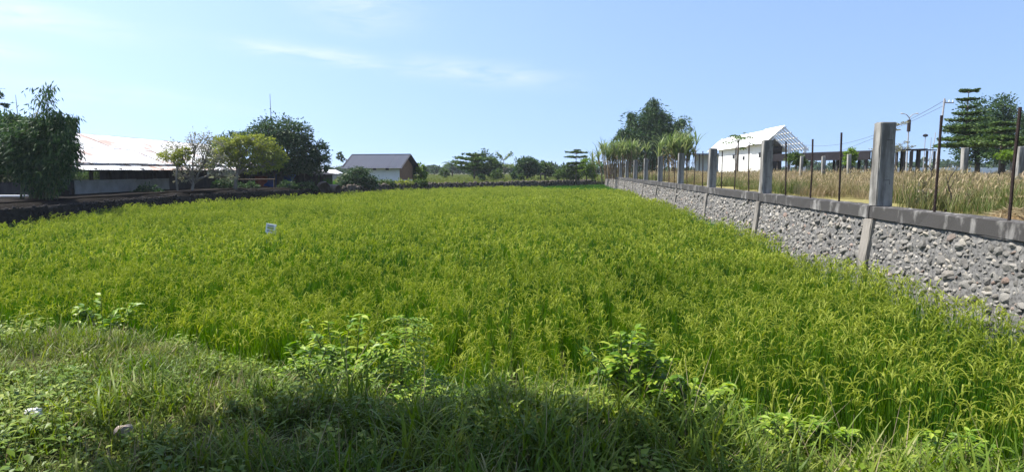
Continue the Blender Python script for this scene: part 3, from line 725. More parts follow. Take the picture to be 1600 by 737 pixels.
# tarpaulin, bin, pipe rail, plank, logs around the yard
def grid_mesh(f, nu, nv):
    V = [f(i/nu, j/nv) for j in range(nv+1) for i in range(nu+1)]; q = [(j*(nu+1)+i, j*(nu+1)+i+1, (j+1)*(nu+1)+i+1, (j+1)*(nu+1)+i) for j in range(nv) for i in range(nu)]
    return V, q
c = at(434, 273, 45.0)
def tarp(u, v):
    x = (u-.5)*1.9; y = v*1.3; return (x, y-.2, .12*math.sin(u*9)*v - .85*(1-v)**1.6 + .08*math.cos(u*6+v*4))
V, q = grid_mesh(tarp, 18, 10); t_ = MB().add(V, q); o = t_.build('blue_tarpaulin', M['blue_tarp'], loc=(c.x, c.y, c.z), smooth=True)
md = o.modifiers.new('thick', 'SOLIDIFY'); md.thickness = .01
tag(o, 'blue tarpaulin hanging in the shade left of the dark hut', 'tarpaulin')
c = at(409, 299, 45.2); c.z = 1.27
def lathe(prof, n=18):
    V = [(r_*math.cos(2*math.pi*k/n), r_*math.sin(2*math.pi*k/n), z_) for r_, z_ in prof for k in range(n)]
    q = [(j*n+k, j*n+(k+1) % n, (j+1)*n+(k+1) % n, (j+1)*n+k) for j in range(len(prof)-1) for k in range(n)]
    q.append(tuple((len(prof)-1)*n+k for k in range(n))); return V, q
bin_ = empty('storage_drum', c, 'dull orange drum standing in the shade below the blue tarpaulin', 'drum')
MB().add(*lathe([(.40, 0), (.43, .05), (.43, .24), (.45, .26), (.43, .28), (.43, .50), (.45, .52), (.43, .54), (.42, .66), (.38, .70)])).build('drum_body', M['orange'], bin_, smooth=True)
MB().add(*lathe([(.43, .69), (.44, .71), (.44, .74), (.36, .76), (.05, .77)])).build('lid', M['orange'], bin_, smooth=True)
c = at(352, 279, 41); rail = empty('pipe_rail', (c.x, c.y, 1.27), 'thin brown hitching rail in front of the dark yard', 'rail')
MB().tube([(0, 0, .58), (3.0, .5, .60)], .024, 6).build('top_pipe', M['wood'], rail)
for k in (.1, 1.5, 2.9): MB().tube([(k, k/6, -.02), (k, k/6, .58)], .022, 6).build('upright', M['wood'], rail)
c = at(12, 313, 25.5); bench = empty('plank_bench', (c.x, c.y, 1.27), 'pale plank bench at the left edge under the dark bamboo', 'bench')
MB().box((-1.2, -.15, .0), (.75, .15, .05)).build('seat', M['white_paint'], bench, loc=(0, 0, .12))
for k in (-1.0, .5): MB().box((k, -.12, 0), (k+.08, .12, .12)).build('leg', M['wood'], bench)
for k, (dx, dy, dz, rad) in enumerate([(0, 0, .30, .42), (.62, .2, .2, .3)]):
    c = at(506, 300, 44.4)
    V, q = lathe([(rad*.9, -.5), (rad, -.3), (rad*1.03, 0), (rad, .45), (rad*.8, .5)], 14)
    V = [(x*1+.03*math.sin(z_*9+x*8), z_, y+.02*math.sin(x*17)) for x, y, z_ in V]
    o = MB().add(V, q).build('log', M['wood'], loc=(c.x+dx, c.y+dy, .95+dz), smooth=True); o.rotation_euler = (0, 0, .5+k*.5)
    tag(o, ['thick grey-brown log lying at the right end of the dark hut', 'smaller grey-brown log beside the thick log at the yard corner'][k], 'log', 'logs at the hut corner')
c = at(25, 150, 60); o = MB().tube([(0, 0, -6), (.03, 0, -2), (-.03, 0, .1)], [.05, .04, .02], 5).build('antenna_mast', M['steel_pole'], loc=c); tag(o, 'thin bare mast rising above the bamboo at the left edge', 'mast')
o.location = (c.x, c.y, c.z); 
c = at(422, 147, 75); o = MB().tube([(0, 0, 1-c.z), (0, 0, -3), (-.02, 0, 0)], [.07, .05, .025], 5).build('antenna_mast', M['steel_pole'], loc=c); tag(o, 'thin antenna mast standing behind the tall dark tree', 'mast')

# ---------------------------------------------------------------- small house with slate grey roof
a = at(546, 262, 59.2); b = at(624, 259, 58.0)
ang = math.atan2(b.y-a.y, b.x-a.x)
house = empty('field_house', (a.x, a.y, 1.1), 'small white house with dark grey gable roof beyond the field', 'house', rz=ang)
HL = (b-a).to_2d().length; HW = 3.0; EZ = 1.72; RZ_ = 2.78
MB().box((0, 0, 0), (HL, .12, EZ)).build('front_wall', M['white_wall'], house)
MB().box((0, .121, 0), (.12, HW, EZ)).build('side_wall', M['white_wall'], house)
MB().box((.121, HW-.12, 0), (HL-.121, HW, EZ)).build('back_wall', M['white_wall'], house)
MB().box((HL-.12, .121, 0), (HL, HW, .5)).build('plinth', M['white_wall'], house)
g_ = MB(); g_.add([(HL-.10, .02, .502), (HL-.10, HW-.02, .502), (HL-.10, HW-.02, EZ), (HL-.10, HW/2, RZ_-.1), (HL-.10, .02, EZ),
                   (HL+.02, .02, .502), (HL+.02, HW-.02, .502), (HL+.02, HW-.02, EZ), (HL+.02, HW/2, RZ_-.1), (HL+.02, .02, EZ)],
                  [(4, 3, 2, 1, 0), (5, 6, 7, 8, 9), (0, 1, 6, 5), (1, 2, 7, 6), (2, 3, 8, 7), (3, 4, 9, 8), (4, 0, 5, 9)])
tag(g_.build('gable_wall', M['brick_brown'], house), 'brown unpainted gable end')
for k in range(3):
    MB().box((1.1+k*1.25, -.012, EZ-.34), (1.42+k*1.25, .0, EZ-.14)).build('vent', M['black'], house)
hr = MB().box((-.5, HW/2-.06, RZ_-.02), (HL+.45, HW/2+.06, RZ_+.08)).build('roof', M['grey_sheet'], house)
mg = lambda L, w: corr_sheet('roof_sheet', L, w, 4, .025, M['grey_sheet'])
sheets(hr, 'roof_sheet', (-.55, HW/2, RZ_+.03), (HL+.5, HW/2, RZ_+.03), (-.55, -.55, EZ-.12), 1, 8, mg, rr, .002)
sheets(hr, 'roof_sheet', (HL+.5, HW/2+.02, RZ_+.03), (-.55, HW/2+.02, RZ_+.03), (HL+.5, HW+.7, EZ-.16), 1, 8, mg, rr, .002)
MB().box((-.5, -.50, EZ-.16), (HL+.45, -.44, EZ-.08)).build('eave_board', M['dark_wood'], house)
for k in range(2):
    x = (-.45, HL+.42)[k]; MB().hexa([(x, -.5, EZ-.14), (x+.05, -.5, EZ-.14), (x+.05, HW/2, RZ_-.06), (x, HW/2, RZ_-.06), (x, -.5, EZ-.02), (x+.05, -.5, EZ-.02), (x+.05, HW/2, RZ_+.06), (x, HW/2, RZ_+.06)]).build('barge_board', M['dark_wood'], house)

# distant pale-roofed house seen through the gap
c = at(513, 281, 135); fh = empty('distant_house', (c.x, c.y, .9), 'tiny pale-roofed house far away in the gap beside the dark hut', 'house')
MB().box((-2.4, -1.5, -.5), (2.4, 1.5, 1.0)).build('wall', M['board_grey'], fh)
MB().add([(-2.8, -1.9, .95), (2.8, -1.9, .95), (2.8, 1.9, .95), (-2.8, 1.9, .95), (-1.6, 0, 1.75), (1.6, 0, 1.75)], [(0, 1, 5, 4), (1, 2, 5), (2, 3, 4, 5), (3, 0, 4), (3, 2, 1, 0)]).build('roof', M['white_sheet'], fh)

# small dark field hut frame on the pasture
c = at(848, 281, 76); fs = empty('field_stand', (c.x, c.y, 1.1), 'small dark timber stand on the pasture behind the stone bank', 'stand')
for x in (-.25, .25):
    for y in (-.3, .3): MB().box((x-.05, y-.05, 0), (x+.05, y+.05, .85)).build('post', M['dark_wood'], fs)
MB().add([(-.42, -.45, .82), (.42, -.45, .82), (.42, .45, .82), (-.42, .45, .82), (-.05, -.45, 1.1), (.05, -.45, 1.1), (.05, .45, 1.1), (-.05, .45, 1.1)], [(0, 3, 2, 1), (4, 5, 6, 7), (0, 1, 5, 4), (1, 2, 6, 5), (2, 3, 7, 6), (3, 0, 4, 7)]).build('roof', M['dark_wood'], fs)

# ---------------------------------------------------------------- white hall with open gable on the right
D0 = 62.0
A_ = at(1200, 223, D0); hallrz = -math.atan(WSL)
hall = empty('white_hall', (A_.x, D0, PLOT_Z-.1), 'long white building with white roof and open batten gable beyond the plot', 'building', rz=hallrz)
LH = D0*.40; EH = A_.z-PLOT_Z+.1; RH = at(1226, 198, D0).z-PLOT_Z+.1; HX = (at(1226, 198, D0).x-A_.x); RX = at(1262, 233, D0).x-A_.x; RE = at(1262, 233, D0).z-PLOT_Z+.1
OV = 3.2                                                  # roof runs on past the last wall
wl_ = MB()
nP = 11
for k in range(nP):
    y0 = OV-2.2+k*(LH-OV+2.2)/nP; y1 = y0+(LH-OV+2.2)/nP
    if k < 9: MB().box((.22, y0+.01, 0), (.32, y1-.01, EH-.05)).build('wall_panel', M['white_wall'], hall)
MB().box((.33, OV*1.9, 0), (RX-.5, OV*1.9+.1, EH-.1)).build('end_wall', M['dark_wood'], hall)
MB().box((RX-.6, OV*1.9+.2, 0), (RX-.5, LH, RE-.1)).build('back_wall', M['white_wall'], hall)
for y, z0, s in ((OV-.6, EH-1.35, .5), (OV+5.4, EH-1.5, .4), (OV+9.5, EH-1.3, .5)):
    w_ = MB().box((.16, y, z0), (.216, y+s*1.6, z0+s)).build('window', M['black'], hall)
    MB().box((.15, y-.08, z0-.1), (.214, y+s*1.6+.08, z0-.01)).build('sill', M['white_paint'], w_)
hroof = MB(); hroof.box((HX-.08, 0, RH-.12), (HX+.08, LH, RH-.02)); hroof = hroof.build('roof', M['white_paint'], hall)
def wsheet(L, w): return corr_sheet('roof_sheet', L, w, 7, .03, M['white_sheet'])
sheets(hroof, 'roof_sheet', (HX, OV*1.9, RH), (HX, LH, RH), (-.15, OV*1.9, EH-.05), 1, 13, wsheet, rr, .002)
sheets(hroof, 'roof_sheet', (HX, 0, RH+.10), (HX, OV*1.9, RH+.10), (-.25, 0, EH+.02), 1, 5, wsheet, rr, .002)
sheets(hroof, 'roof_sheet', (HX+.02, LH, RH), (HX+.02, OV*1.9, RH), (RX, LH, RE), 1, 11, wsheet, rr, .002)
OG = OV*1.85                                              # open lattice over the near end: sky shows between the rafters
for k in range(5):
    f = (k+.15)/4.3; x = HX+(RX-HX)*f; z_ = RH+(RE-RH)*f
    MB().box((x-.06, 0, z_-.02), (x+.06, OG, z_+.06)).build('batten', M['white_paint'], hroof)
for k in range(7):
    y = .05+k*OG/7
    MB().hexa([(HX, y, RH-.22), (HX+.02, y+.14, RH-.22), (RX+.02, y+.14, RE-.22), (RX, y, RE-.22), (HX, y, RH-.04), (HX+.02, y+.14, RH-.04), (RX+.02, y+.14, RE-.04), (RX, y, RE-.04)]).build('rafter', M['white_paint'], hroof)
for k in range(4):
    y = .05+k*OV*.9/3.3
    MB().hexa([(HX-.02, y, RH-.2), (HX, y+.08, RH-.2), (0, y+.08, EH-.2), (-.02, y, EH-.2), (HX-.02, y, RH-.06), (HX, y+.08, RH-.06), (0, y+.08, EH-.06), (-.02, y, EH-.06)]).build('rafter', M['white_paint'], hroof)
for x in (.2, RX*.55, RX-.3): MB().box((x-.12, .1, 0), (x+.12, .34, EH-.3)).build('column', M['white_wall'], hall)
# small lean-to left of the hall
c = at(1098, 240, 92); an = empty('side_shelter', (c.x, 92, PLOT_Z-.3), 'small flat-roofed shelter at the far end of the white building', 'shelter', rz=hallrz)
hh = c.z-PLOT_Z+.3
MB().box((-3.2, -.2, hh-.12), (5.6, 3, hh)).build('roof', M['dark_roof'], an)
MB().box((-.5, 2.6, 0), (5.2, 2.7, hh-.14)).build('back_wall', M['white_wall'], an)
for x in (-3, -.5, 1.5, 3.4, 5.2): MB().box((x, 0, 0), (x+.14, .14, hh-.12)).build('post', M['dark_wood'], an)

# ---------------------------------------------------------------- long dark canopy
a = at(1206, 237, 58); b = at(1364, 231, 47)
def canopy(name, label, a, b, depth, drop, npost, thick):
    L = (b-a).to_2d().length; rz = math.atan2(b.y-a.y, b.x-a.x); o = empty(name, (a.x, a.y, PLOT_Z-.2), label, 'canopy', rz=rz)
    h0, h1 = a.z-PLOT_Z+.2, b.z-PLOT_Z+.2
    n = max(4, int(L/2))
    for k in range(n):
        f0, f1 = k/n, (k+1)/n; x0, x1 = L*f0+.01, L*f1-.01; z0, z1 = h0+(h1-h0)*f0, h0+(h1-h0)*f1
        MB().hexa([(x0, -.2, z0-drop), (x1, -.2, z1-drop), (x1, depth, z1-.05), (x0, depth, z0-.05), (x0, -.2, z0-drop+.05), (x1, -.2, z1-drop+.05), (x1, depth, z1), (x0, depth, z0)]).build('roof_panel', M['dark_roof'], o)
    MB().hexa([(0, -.25, h0-drop-thick), (L, -.25, h1-drop-thick), (L, -.17, h1-drop-thick), (0, -.17, h0-drop-thick), (0, -.25, h0-drop+.03), (L, -.25, h1-drop+.03), (L, -.17, h1-drop+.03), (0, -.17, h0-drop+.03)]).build('fascia', M['dark_roof'], o)
    for k in range(npost):
        f = (k+.5)/npost
        for y in (0, depth-.3): MB().box((L*f, y, 0), (L*f+.16, y+.16, h0+(h1-h0)*f-drop*(1-y/depth)-.1)).build('post', M['dark_wood'], o)
    return o
canopy('long_canopy', 'long dark low-roofed canopy across the back of the plot', a, b, 5.0, .30, 8, .56)
canopy('thin_canopy', 'thin dark flat canopy on slender posts left of the right-hand trees', at(1396, 232, 66), at(1466, 234, 66), 3.0, .05, 6, .05)
MBp = at(1400, 262, 90)
ob = MB()
o = empty('pale_wall', (MBp.x, MBp.y, PLOT_Z-.1), 'low pale compound wall far behind the thin canopy', 'wall')
for k in range(6): MB().box((k*2.6-1, 0, 0), (k*2.6+1.55, .15, 1.15)).build('panel', M['white_wall'], o)

# far fence posts across the plot
for i, (px, pt, d, hw) in enumerate([(1253, 244, 36, .075), (1287, 244, 35, .09), (1327, 241, 33, .09), (1508, 231, 30, .12), (1595, 229, 27, .14)]):
    c = at(px, pt, d)
    o = MB().hexa([(-hw, -hw, PLOT_Z-c.z-.15), (hw, -hw, PLOT_Z-c.z-.15), (hw, hw, PLOT_Z-c.z-.15), (-hw, hw, PLOT_Z-c.z-.15), (-hw*.95, -hw*.95, 0), (hw*.95, -hw*.95, 0), (hw*.95, hw*.95, 0), (-hw*.95, hw*.95, 0)]).build('concrete_post', M['post'], loc=c, bevel=.012)
    o.rotation_euler = (0, rr.uniform(-.03, .03), rr.uniform(-.2, .2))
    tag(o, ['short concrete post in the grass just right of the white building', 'short concrete post before the middle of the long dark canopy', 'short concrete post in front of the round lime shrub',
            'short concrete post below the tiered tree', 'concrete post at the right edge of the picture beyond the plot'][i], 'post', 'far fence posts of the plot')

# poles, lamps, wires
def pole(name, label, px, pt, d, rad, lean=0, arms=None, cat='pole', rz=0):
    c = at(px, pt, d); o = empty(name, (c.x, c.y, PLOT_Z-.1), label, cat, rz=rz); h = c.z-PLOT_Z+.1
    MB().tube([(-lean*h, 0, 0), (-lean*h*.5, 0, h*.5), (0, 0, h)], [rad, rad*.85, rad*.6], 7).build('shaft', M['steel_pole'], o)
    return o, h
o, h = pole('street_lamp', 'grey street lamp with two arms left of the power pole', 1421, 183, 72, .09, cat='lamp')
for s in (-1, 1):
    MB().tube([(0, 0, h-.1), (s*.35, 0, h+.28), (s*.75, 0, h+.38)], [.05, .04, .04], 6).build('arm', M['steel_pole'], o)
    MB().add(*lathe([(.02, 0), (.13, .02), (.16, .06), (.12, .12), (.02, .14)], 10)).build('lamp_head', M['steel_pole'], o, loc=(s*.85, 0, h+.32))
MB().box((-.13, -.13, h-1.6), (.13, .13, h-.3)).build('control_box', M['rust'], o)
o, h = pole('street_lamp', 'short lamp post with one dark head between the street lamp and power pole', 1446, 212, 90, .07, cat='lamp')
MB().add(*lathe([(.05, -.1), (.3, 0), (.34, .15), (.2, .3), (.03, .34)], 10)).build('lamp_head', M['dark_roof'], o, loc=(0, 0, h-.1))
pp, hp = pole('power_pole', 'tall leaning power pole left of the tiered tree', 1476, 154, 62, .12, .055)
MB().box((-.1, -.05, hp-.45), (.9, .05, hp-.35)).build('crossarm', M['steel_pole'], pp)
for k in (.1, .45, .8): MB().add(*lathe([(.03, 0), (.06, .05), (.04, .1), (.06, .15), (.02, .2)], 8)).build('insulator', M['white_paint'], pp, loc=(k, 0, hp-.35))
for i, (px, pt, d, lab) in enumerate([(1393, 224, 110, 'slim distant pole just right of the big near post'), (1455, 215, 100, 'slim distant pole beside the power pole'), (1462, 207, 84, 'slanting distant pole at the foot of the power pole')]):
    pole('distant_pole', lab, px, pt, d, .07, .1 if i == 2 else 0)
def wire(label, p, q, sag, rad):
    pts = [p.lerp(q, k/16) - Vector((0, 0, sag*4*(k/16)*(1-k/16))) for k in range(17)]
    o = MB().tube([x-p for x in pts], rad, 4).build('power_line', M['wire'], loc=p); return tag(o, label, 'wire')
wire('power line sagging left from the leaning power pole', at(1476, 157, 62), at(1255, 226, 100), 1.6, .022)
wire('lower power line sagging left from the leaning power pole', at(1477, 164, 62), at(1150, 262, 130), 2.2, .018)

# ---------------------------------------------------------------- sign in the rice
c = at(423, 358, 16.6); sg = empty('field_sign', (c.x, c.y, 0), 'small white tilted sign on a stake standing in the rice', 'sign', rz=-.12)
h = c.z
tilt = Matrix.Rotation(R(9), 4, 'Y')
def sgp(name, mb, mat, parent): o = mb.build(name, mat, parent); return o
brd = MB().box((-.135, -.006, -.10), (.135, .006, .14)).build('board', M['white_paint'], sg, loc=(0, 0, h)); brd.rotation_euler = (0, R(9), 0)
M['sign_green'] = plain('sign green', (.42, .46, .16), .6, .1, 8, 0); M['sign_grey'] = plain('sign grey', (.30, .30, .29), .6, .1, 8, 0)
MB().box((-.095, -.0085, .075), (.085, -.0062, .105)).build('heading', M['sign_grey'], brd)
MB().box((-.095, -.0085, .0), (.085, -.0062, .062)).build('picture_band', M['sign_green'], brd)
tx = MB()
x = -.095
rq = random.Random(4)
while x < .10:
    w_ = rq.uniform(.008, .018); tx.box((x, -.0085, -.062+rq.uniform(-.004, .004)), (x+w_, -.0062, -.03+rq.uniform(-.004, .004))); x += w_+.007
tx.build('lettering', M['black'], brd)
st = MB().box((-.012, -.01, -h-.05), (.012, .01, .12)).build('stake', M['white_paint'], sg, loc=(.125, .02, h)); st.rotation_euler = (0, R(4), 0)
st2 = MB().box((-.012, -.01, -h-.05), (.012, .01, .12)).build('stake', M['white_paint'], sg, loc=(-.10, .02, h)); st2.rotation_euler = (0, R(6), 0)
# ---------------------------------------------------------------- trees and shrubs
def leaf_quads(r, C, D, L, asp):
    """one pointed leaf at each point C along direction D"""
    n = len(C); D = D/np.maximum(np.linalg.norm(D, axis=1, keepdims=True), 1e-6)
    sd = np.cross(D, r.normal(0, 1, (n, 3))); sd /= np.maximum(np.linalg.norm(sd, axis=1, keepdims=True), 1e-6)
    L = (L*r.uniform(.65, 1.3, n))[:, None]; w = L*asp
    V = np.stack([C-D*L*.5, C+sd*w*.5-D*L*.05, C+D*L*.5, C-sd*w*.5-D*L*.05], 1).reshape(-1, 3)
    return V, np.arange(4*n).reshape(n, 4)
def crown_pts(r, clumps, n, sub=.2, shell=.55, flat=1.0):
    """leaf positions: every lobe is made of many small twig clusters near its surface"""
    w = np.array([c[1][0]*c[1][2]+.02 for c in clumps]); w /= w.sum()
    Cs, Ds = [], []
    for (c, rad), wk in zip(clumps, w):
        rad = np.array(rad); nl = max(20, int(n*wk)); m = max(5, int(nl/26))
        d = r.normal(0, 1, (m, 3)); d /= np.linalg.norm(d, axis=1, keepdims=True)
        q = r.uniform(shell, 1.05, (m, 1))**.8
        q[r.uniform(size=(m, 1)) < .12] *= 1.16
        cen = d*q*rad + np.array(c)
        k = r.integers(0, m, nl)
        s = sub*rad.mean()
        off = r.normal(0, 1, (nl, 3))*s*np.array([1, 1, .75*flat])
        Cs.append(cen[k]+off); Ds.append(off/s*.6 + d[k]*.6 + np.array([0, 0, -.25]) + r.normal(0, .45, (nl, 3)))
    return np.concatenate(Cs), np.concatenate(Ds)
def limb(r, a, b, n=4, bend=.12):
    a, b = Vector(a), Vector(b); L = (b-a).length
    return [a.lerp(b, k/n)+Vector((r.normal(0, bend*L*.3), r.normal(0, bend*L*.3), bend*L*math.sin(math.pi*k/n)*.8 if 0 < k < n else 0)) if 0 < k < n else a.lerp(b, k/n) for k in range(n+1)]
def px_clumps(base, d, specs):
    out = []
    for s in specs:
        px, py, rx, ry = s[:4]; dd = d+(s[4] if len(s) > 4 else 0)
        c = at(px, py, dd)-base; k = dd/F; out.append((tuple(c), (rx*k, (rx+ry)*.5*k, ry*k)))
    return out
def tree(name, label, px, d, zb, specs, leaf, n, mat, bark='bark', tr=.12, group=None, seed=1, asp=.5, cat='tree', sub=.2, shell=.5, twigs=0, fork=.35):
    r = np.random.default_rng(seed); base = at(px, 267, d); base.z = zb
    o = empty(name, base, label, cat, group)
    cl_ = px_clumps(base, d, specs)
    zmin = min(c[2]-r_[2] for c, r_ in cl_); zt = max(.25, zmin+.1)
    lean = Vector((np.mean([c[0] for c, _ in cl_])*.35, 0, 0))
    t = MB(); top = Vector((lean.x, lean.y, zt+fork*(max(c[2] for c, _ in cl_)-zt)))
    tp = [Vector((0, 0, -.15)), Vector((lean.x*.3+r.normal(0, .03), r.normal(0, .03), top.z*.4)), top]
    t.tube(tp, [tr*1.25, tr, tr*.75], 8)
    for c, rad in cl_:
        start = tp[1].lerp(top, r.uniform(.3, 1)); end = Vector(c)
        t.tube(limb(r, start, end), [tr*.6, tr*.5, tr*.38, tr*.28, tr*.12], 6)
        for k in range(4+twigs):
            dd = Vector(r.normal(0, 1, 3)).normalized(); e = end+Vector((dd.x*rad[0], dd.y*rad[1], abs(dd.z)*rad[2]*.9))*.85
            t.tube(limb(r, start.lerp(end, r.uniform(.5, 1)), e, 3), [tr*.26, tr*.2, tr*.13, tr*.05], 5)
    t.build('trunk', M[bark], o, smooth=True)
    C, D = crown_pts(r, cl_, int(n*1.7), sub, shell)
    V, q = leaf_quads(r, C, D, leaf, asp)
    link('crown', mesh_np('crown', V, q), M[mat], o)
    return o
GB = 'trees and shrubs beyond the field'
def bamboo(name, label, px, d, zb, tips, leaf, n, mat, seed, spread=.5, lobes=None, group=None):
    """clump of arching culms with drooping narrow leaves"""
    r = np.random.default_rng(seed); base = at(px, 267, d); base.z = zb; o = empty(name, base, label, 'bamboo', group)
    t = MB(); C, D = [], []
    for (tx, ty, wgt) in tips:
        tip = at(tx, ty, d+r.uniform(-.6, .6))-base; b0 = Vector((r.normal(0, spread), r.normal(0, spread*.6), -.1)); mid = Vector((b0.x*1.2+(tip.x-b0.x)*.25, b0.y, tip.z*.62))
        pts = []
        for k in range(9):
            f = k/8; pts.append(b0*(1-f)**2+mid*2*f*(1-f)*1.0+tip*f*f)
        t.tube(pts, [.045*(1-.8*k/8) for k in range(9)], 5)
        m = int(n*wgt); f = r.beta(2.6, 1.3, m); P = np.array([tuple(p) for p in pts]); ii = np.clip((f*8).astype(int), 0, 7); ff = f*8-ii
        Q = P[ii]*(1-ff)[:, None]+P[ii+1]*ff[:, None]
        s = .07+.34*np.sin(np.pi*np.clip(f*.97, 0, 1))**1.2
        nb = max(8, m//22); kk = r.integers(0, nb, m); bo = r.normal(0, 1, (nb, 3))
        off = (bo[kk]*s[:, None]*(d/32) + r.normal(0, .10, (m, 3)))*np.array([1, 1, .75])
        C.append(Q+off); D.append(off*.8+r.normal(0, .3, (m, 3))+np.array([0, 0, -.7]))
    t.build('culms', M['culm'], o, smooth=True)
    if lobes:
        c2, d2 = crown_pts(r, px_clumps(base, d, lobes), int(n*.55), .17, .55); C.append(c2); D.append(d2+np.array([0, 0, -.5]))
    V, q = leaf_quads(r, np.concatenate(C), np.concatenate(D), leaf, .24)
    link('foliage', mesh_np('foliage', V, q), M[mat], o)
    return o
def tiered(name, label, px, d, zb, top_py, tiers, leaf, n, mat, seed, tr=.07, lean=0, bark='bark', cat='tree', group=None, rise=.10):
    """umbrella tree: straight stem with flat whorls of branches"""
    r = np.random.default_rng(seed); base = at(px, 267, d); base.z = zb; o = empty(name, base, label, cat, group)
    H = at(px, top_py, d).z-zb; t = MB(); t.tube([(0, 0, -.1), (lean*.5, 0, H*.5), (lean, 0, H)], [tr*1.2, tr*.8, tr*.25], 7)
    C, D = [], []
    tot = sum(w for _, w, *_ in tiers)
    for py, w, *ex in tiers:
        z = at(px, py, d).z-zb; wr = w*d/F; nb = 7; cx = lean*z/H
        off0 = ex[0]*d/F if ex else 0
        for k in range(nb):
            a = 2*math.pi*k/nb+r.uniform(-.3, .3); L = wr*r.uniform(.7, 1.08); e = Vector((cx+off0*.6+math.cos(a)*L, math.sin(a)*L, z+L*rise*r.uniform(.3, 2.0)))
            t.tube([(cx, 0, z-.12*wr), Vector((cx, 0, z)).lerp(e, .5)-Vector((0, 0, .03*wr)), e], [tr*.35, tr*.22, tr*.07], 5)
            m = int(n*w/tot/nb); f = np.sqrt(r.uniform(.03, 1, m)); nb2 = max(6, m//16); kk = r.integers(0, nb2, m); fb = np.sqrt(r.uniform(.05, 1, nb2)); lat = r.normal(0, .20, nb2)
            P = np.array([cx, 0, z])[None]+(np.array(e)-np.array([cx, 0, z]))[None]*fb[kk][:, None]
            s_ = np.array([-math.sin(a), math.cos(a), 0])
            P = P+s_[None]*(lat[kk]*L*fb[kk]*1.6)[:, None]+r.normal(0, 1, (m, 3))*np.array([.07, .07, .028])*wr
            C.append(P); D.append(r.normal(0, 1, (m, 3))*np.array([1, 1, .35]))
    t.build('trunk', M[bark], o, smooth=True)
    V, q = leaf_quads(r, np.concatenate(C), np.concatenate(D), leaf, .5)
    link('crown', mesh_np('crown', V, q), M[mat], o)
    return o

# left side
bamboo('bamboo_clump', 'dark bamboo clump with one tall plume left of the shed', 62, 25, 1.27,
       [(80, 131, .018), (74, 140, .014), (90, 178, .07), (117, 186, .10), (60, 186, .10), (40, 198, .10), (16, 182, .10), (100, 208, .10), (112, 228, .08), (45, 205, .08), (84, 200, .08)],
       .21, 20000, 'leaf_dark', 3, .35, [(36, 224, 36, 28), (80, 222, 26, 38), (88, 250, 24, 24), (20, 242, 30, 26), (60, 204, 34, 14), (98, 204, 18, 10), (52, 256, 40, 16)])
tree('dense_tree', 'dense dark tree cut by the left edge behind the bamboo', -8, 29, 1.27, [(-25, 200, 34, 28), (0, 215, 28, 34), (-30, 235, 30, 30), (22, 205, 22, 22), (14, 248, 20, 18), (8, 272, 26, 14), (40, 276, 18, 10), (-20, 268, 26, 20)], .17, 5500, 'leaf_dark', 'bark_dark', .16, seed=5)
tree('feathery_tree', 'sparse feathery treetop entering at the upper left corner', -40, 30, 1.27, [(-48, 150, 30, 26), (-18, 142, 16, 10), (-2, 150, 10, 5), (4, 164, 10, 4), (-24, 170, 20, 10)], .14, 1500, 'leaf_blue', 'bark', .12, seed=6, asp=.35)
tree('pale_bush_tree', 'half-bare grey tree with bleached twigs in front of the shed', 298, 35.5, 1.25,
     [(305, 220, 30, 16), (280, 236, 26, 14), (330, 232, 24, 16), (262, 245, 16, 9), (322, 252, 30, 14), (300, 264, 28, 10), (345, 268, 24, 10), (290, 278, 18, 9), (360, 276, 18, 9)], .11, 2000, 'leaf_grey', 'bark_pale', .075, seed=7, twigs=16, shell=.4, fork=.02)
tree('low_yellow_shrub', 'yellow-green leafy patch low on the grey tree by the shed', 276, 35.0, 1.25, [(270, 242, 20, 9), (290, 236, 10, 6), (286, 250, 14, 8)], .11, 900, 'leaf_yellow', 'bark_pale', .05, seed=8, cat='shrub', twigs=3)
tree('yellow_green_tree', 'spreading yellow-green tree with pale branches in the yard', 366, 39, 1.25,
     [(350, 226, 17, 12), (372, 219, 15, 10), (392, 217, 16, 10), (412, 224, 18, 12), (425, 238, 15, 12), (338, 244, 18, 10), (360, 240, 18, 11), (384, 238, 20, 12), (406, 246, 18, 11), (428, 258, 13, 11), (332, 256, 14, 8), (372, 256, 20, 8), (398, 264, 16, 7), (440, 248, 8, 8)], .13, 6500, 'leaf_yellow', 'bark_pale', .10, seed=9, twigs=5, shell=.45, fork=.1)
tree('tall_dark_tree', 'tall rounded dark green tree right of the yellow-green tree', 436, 45, 1.25,
     [(438, 208, 40, 24), (414, 210, 22, 20), (462, 212, 24, 22), (450, 238, 40, 26), (420, 240, 24, 26), (480, 245, 22, 22), (498, 235, 13, 18), (505, 256, 9, 18), (460, 258, 32, 14), (435, 262, 26, 10), (485, 262, 18, 10)], .18, 11000, 'leaf_blue', 'bark_dark', .2, seed=10, shell=.4)
tree('back_tree', 'dark crown showing behind the yellow-green tree', 365, 50, 1.25, [(365, 216, 22, 10), (392, 215, 18, 10), (350, 230, 20, 14)], .17, 2200, 'leaf_dark', 'bark_dark', .12, seed=11)
for i, (px, py, rx, ry, dd, lab) in enumerate([(130, 272, 40, 12, 52, 'low green bush seen through the near end of the open shed'), (215, 274, 45, 11, 58, 'low green bush seen through the middle of the open shed')]):
    tree('yard_bush', lab, px, dd, 1.0, [(px, py, rx, ry), (px-rx*.6, py+3, rx*.5, ry*.8), (px+rx*.7, py+2, rx*.5, ry*.7)], .22, 2200, 'leaf_lime' if i else 'leaf_mid', 'bark', .06, 'bushes behind the shed', seed=20+i, cat='shrub')

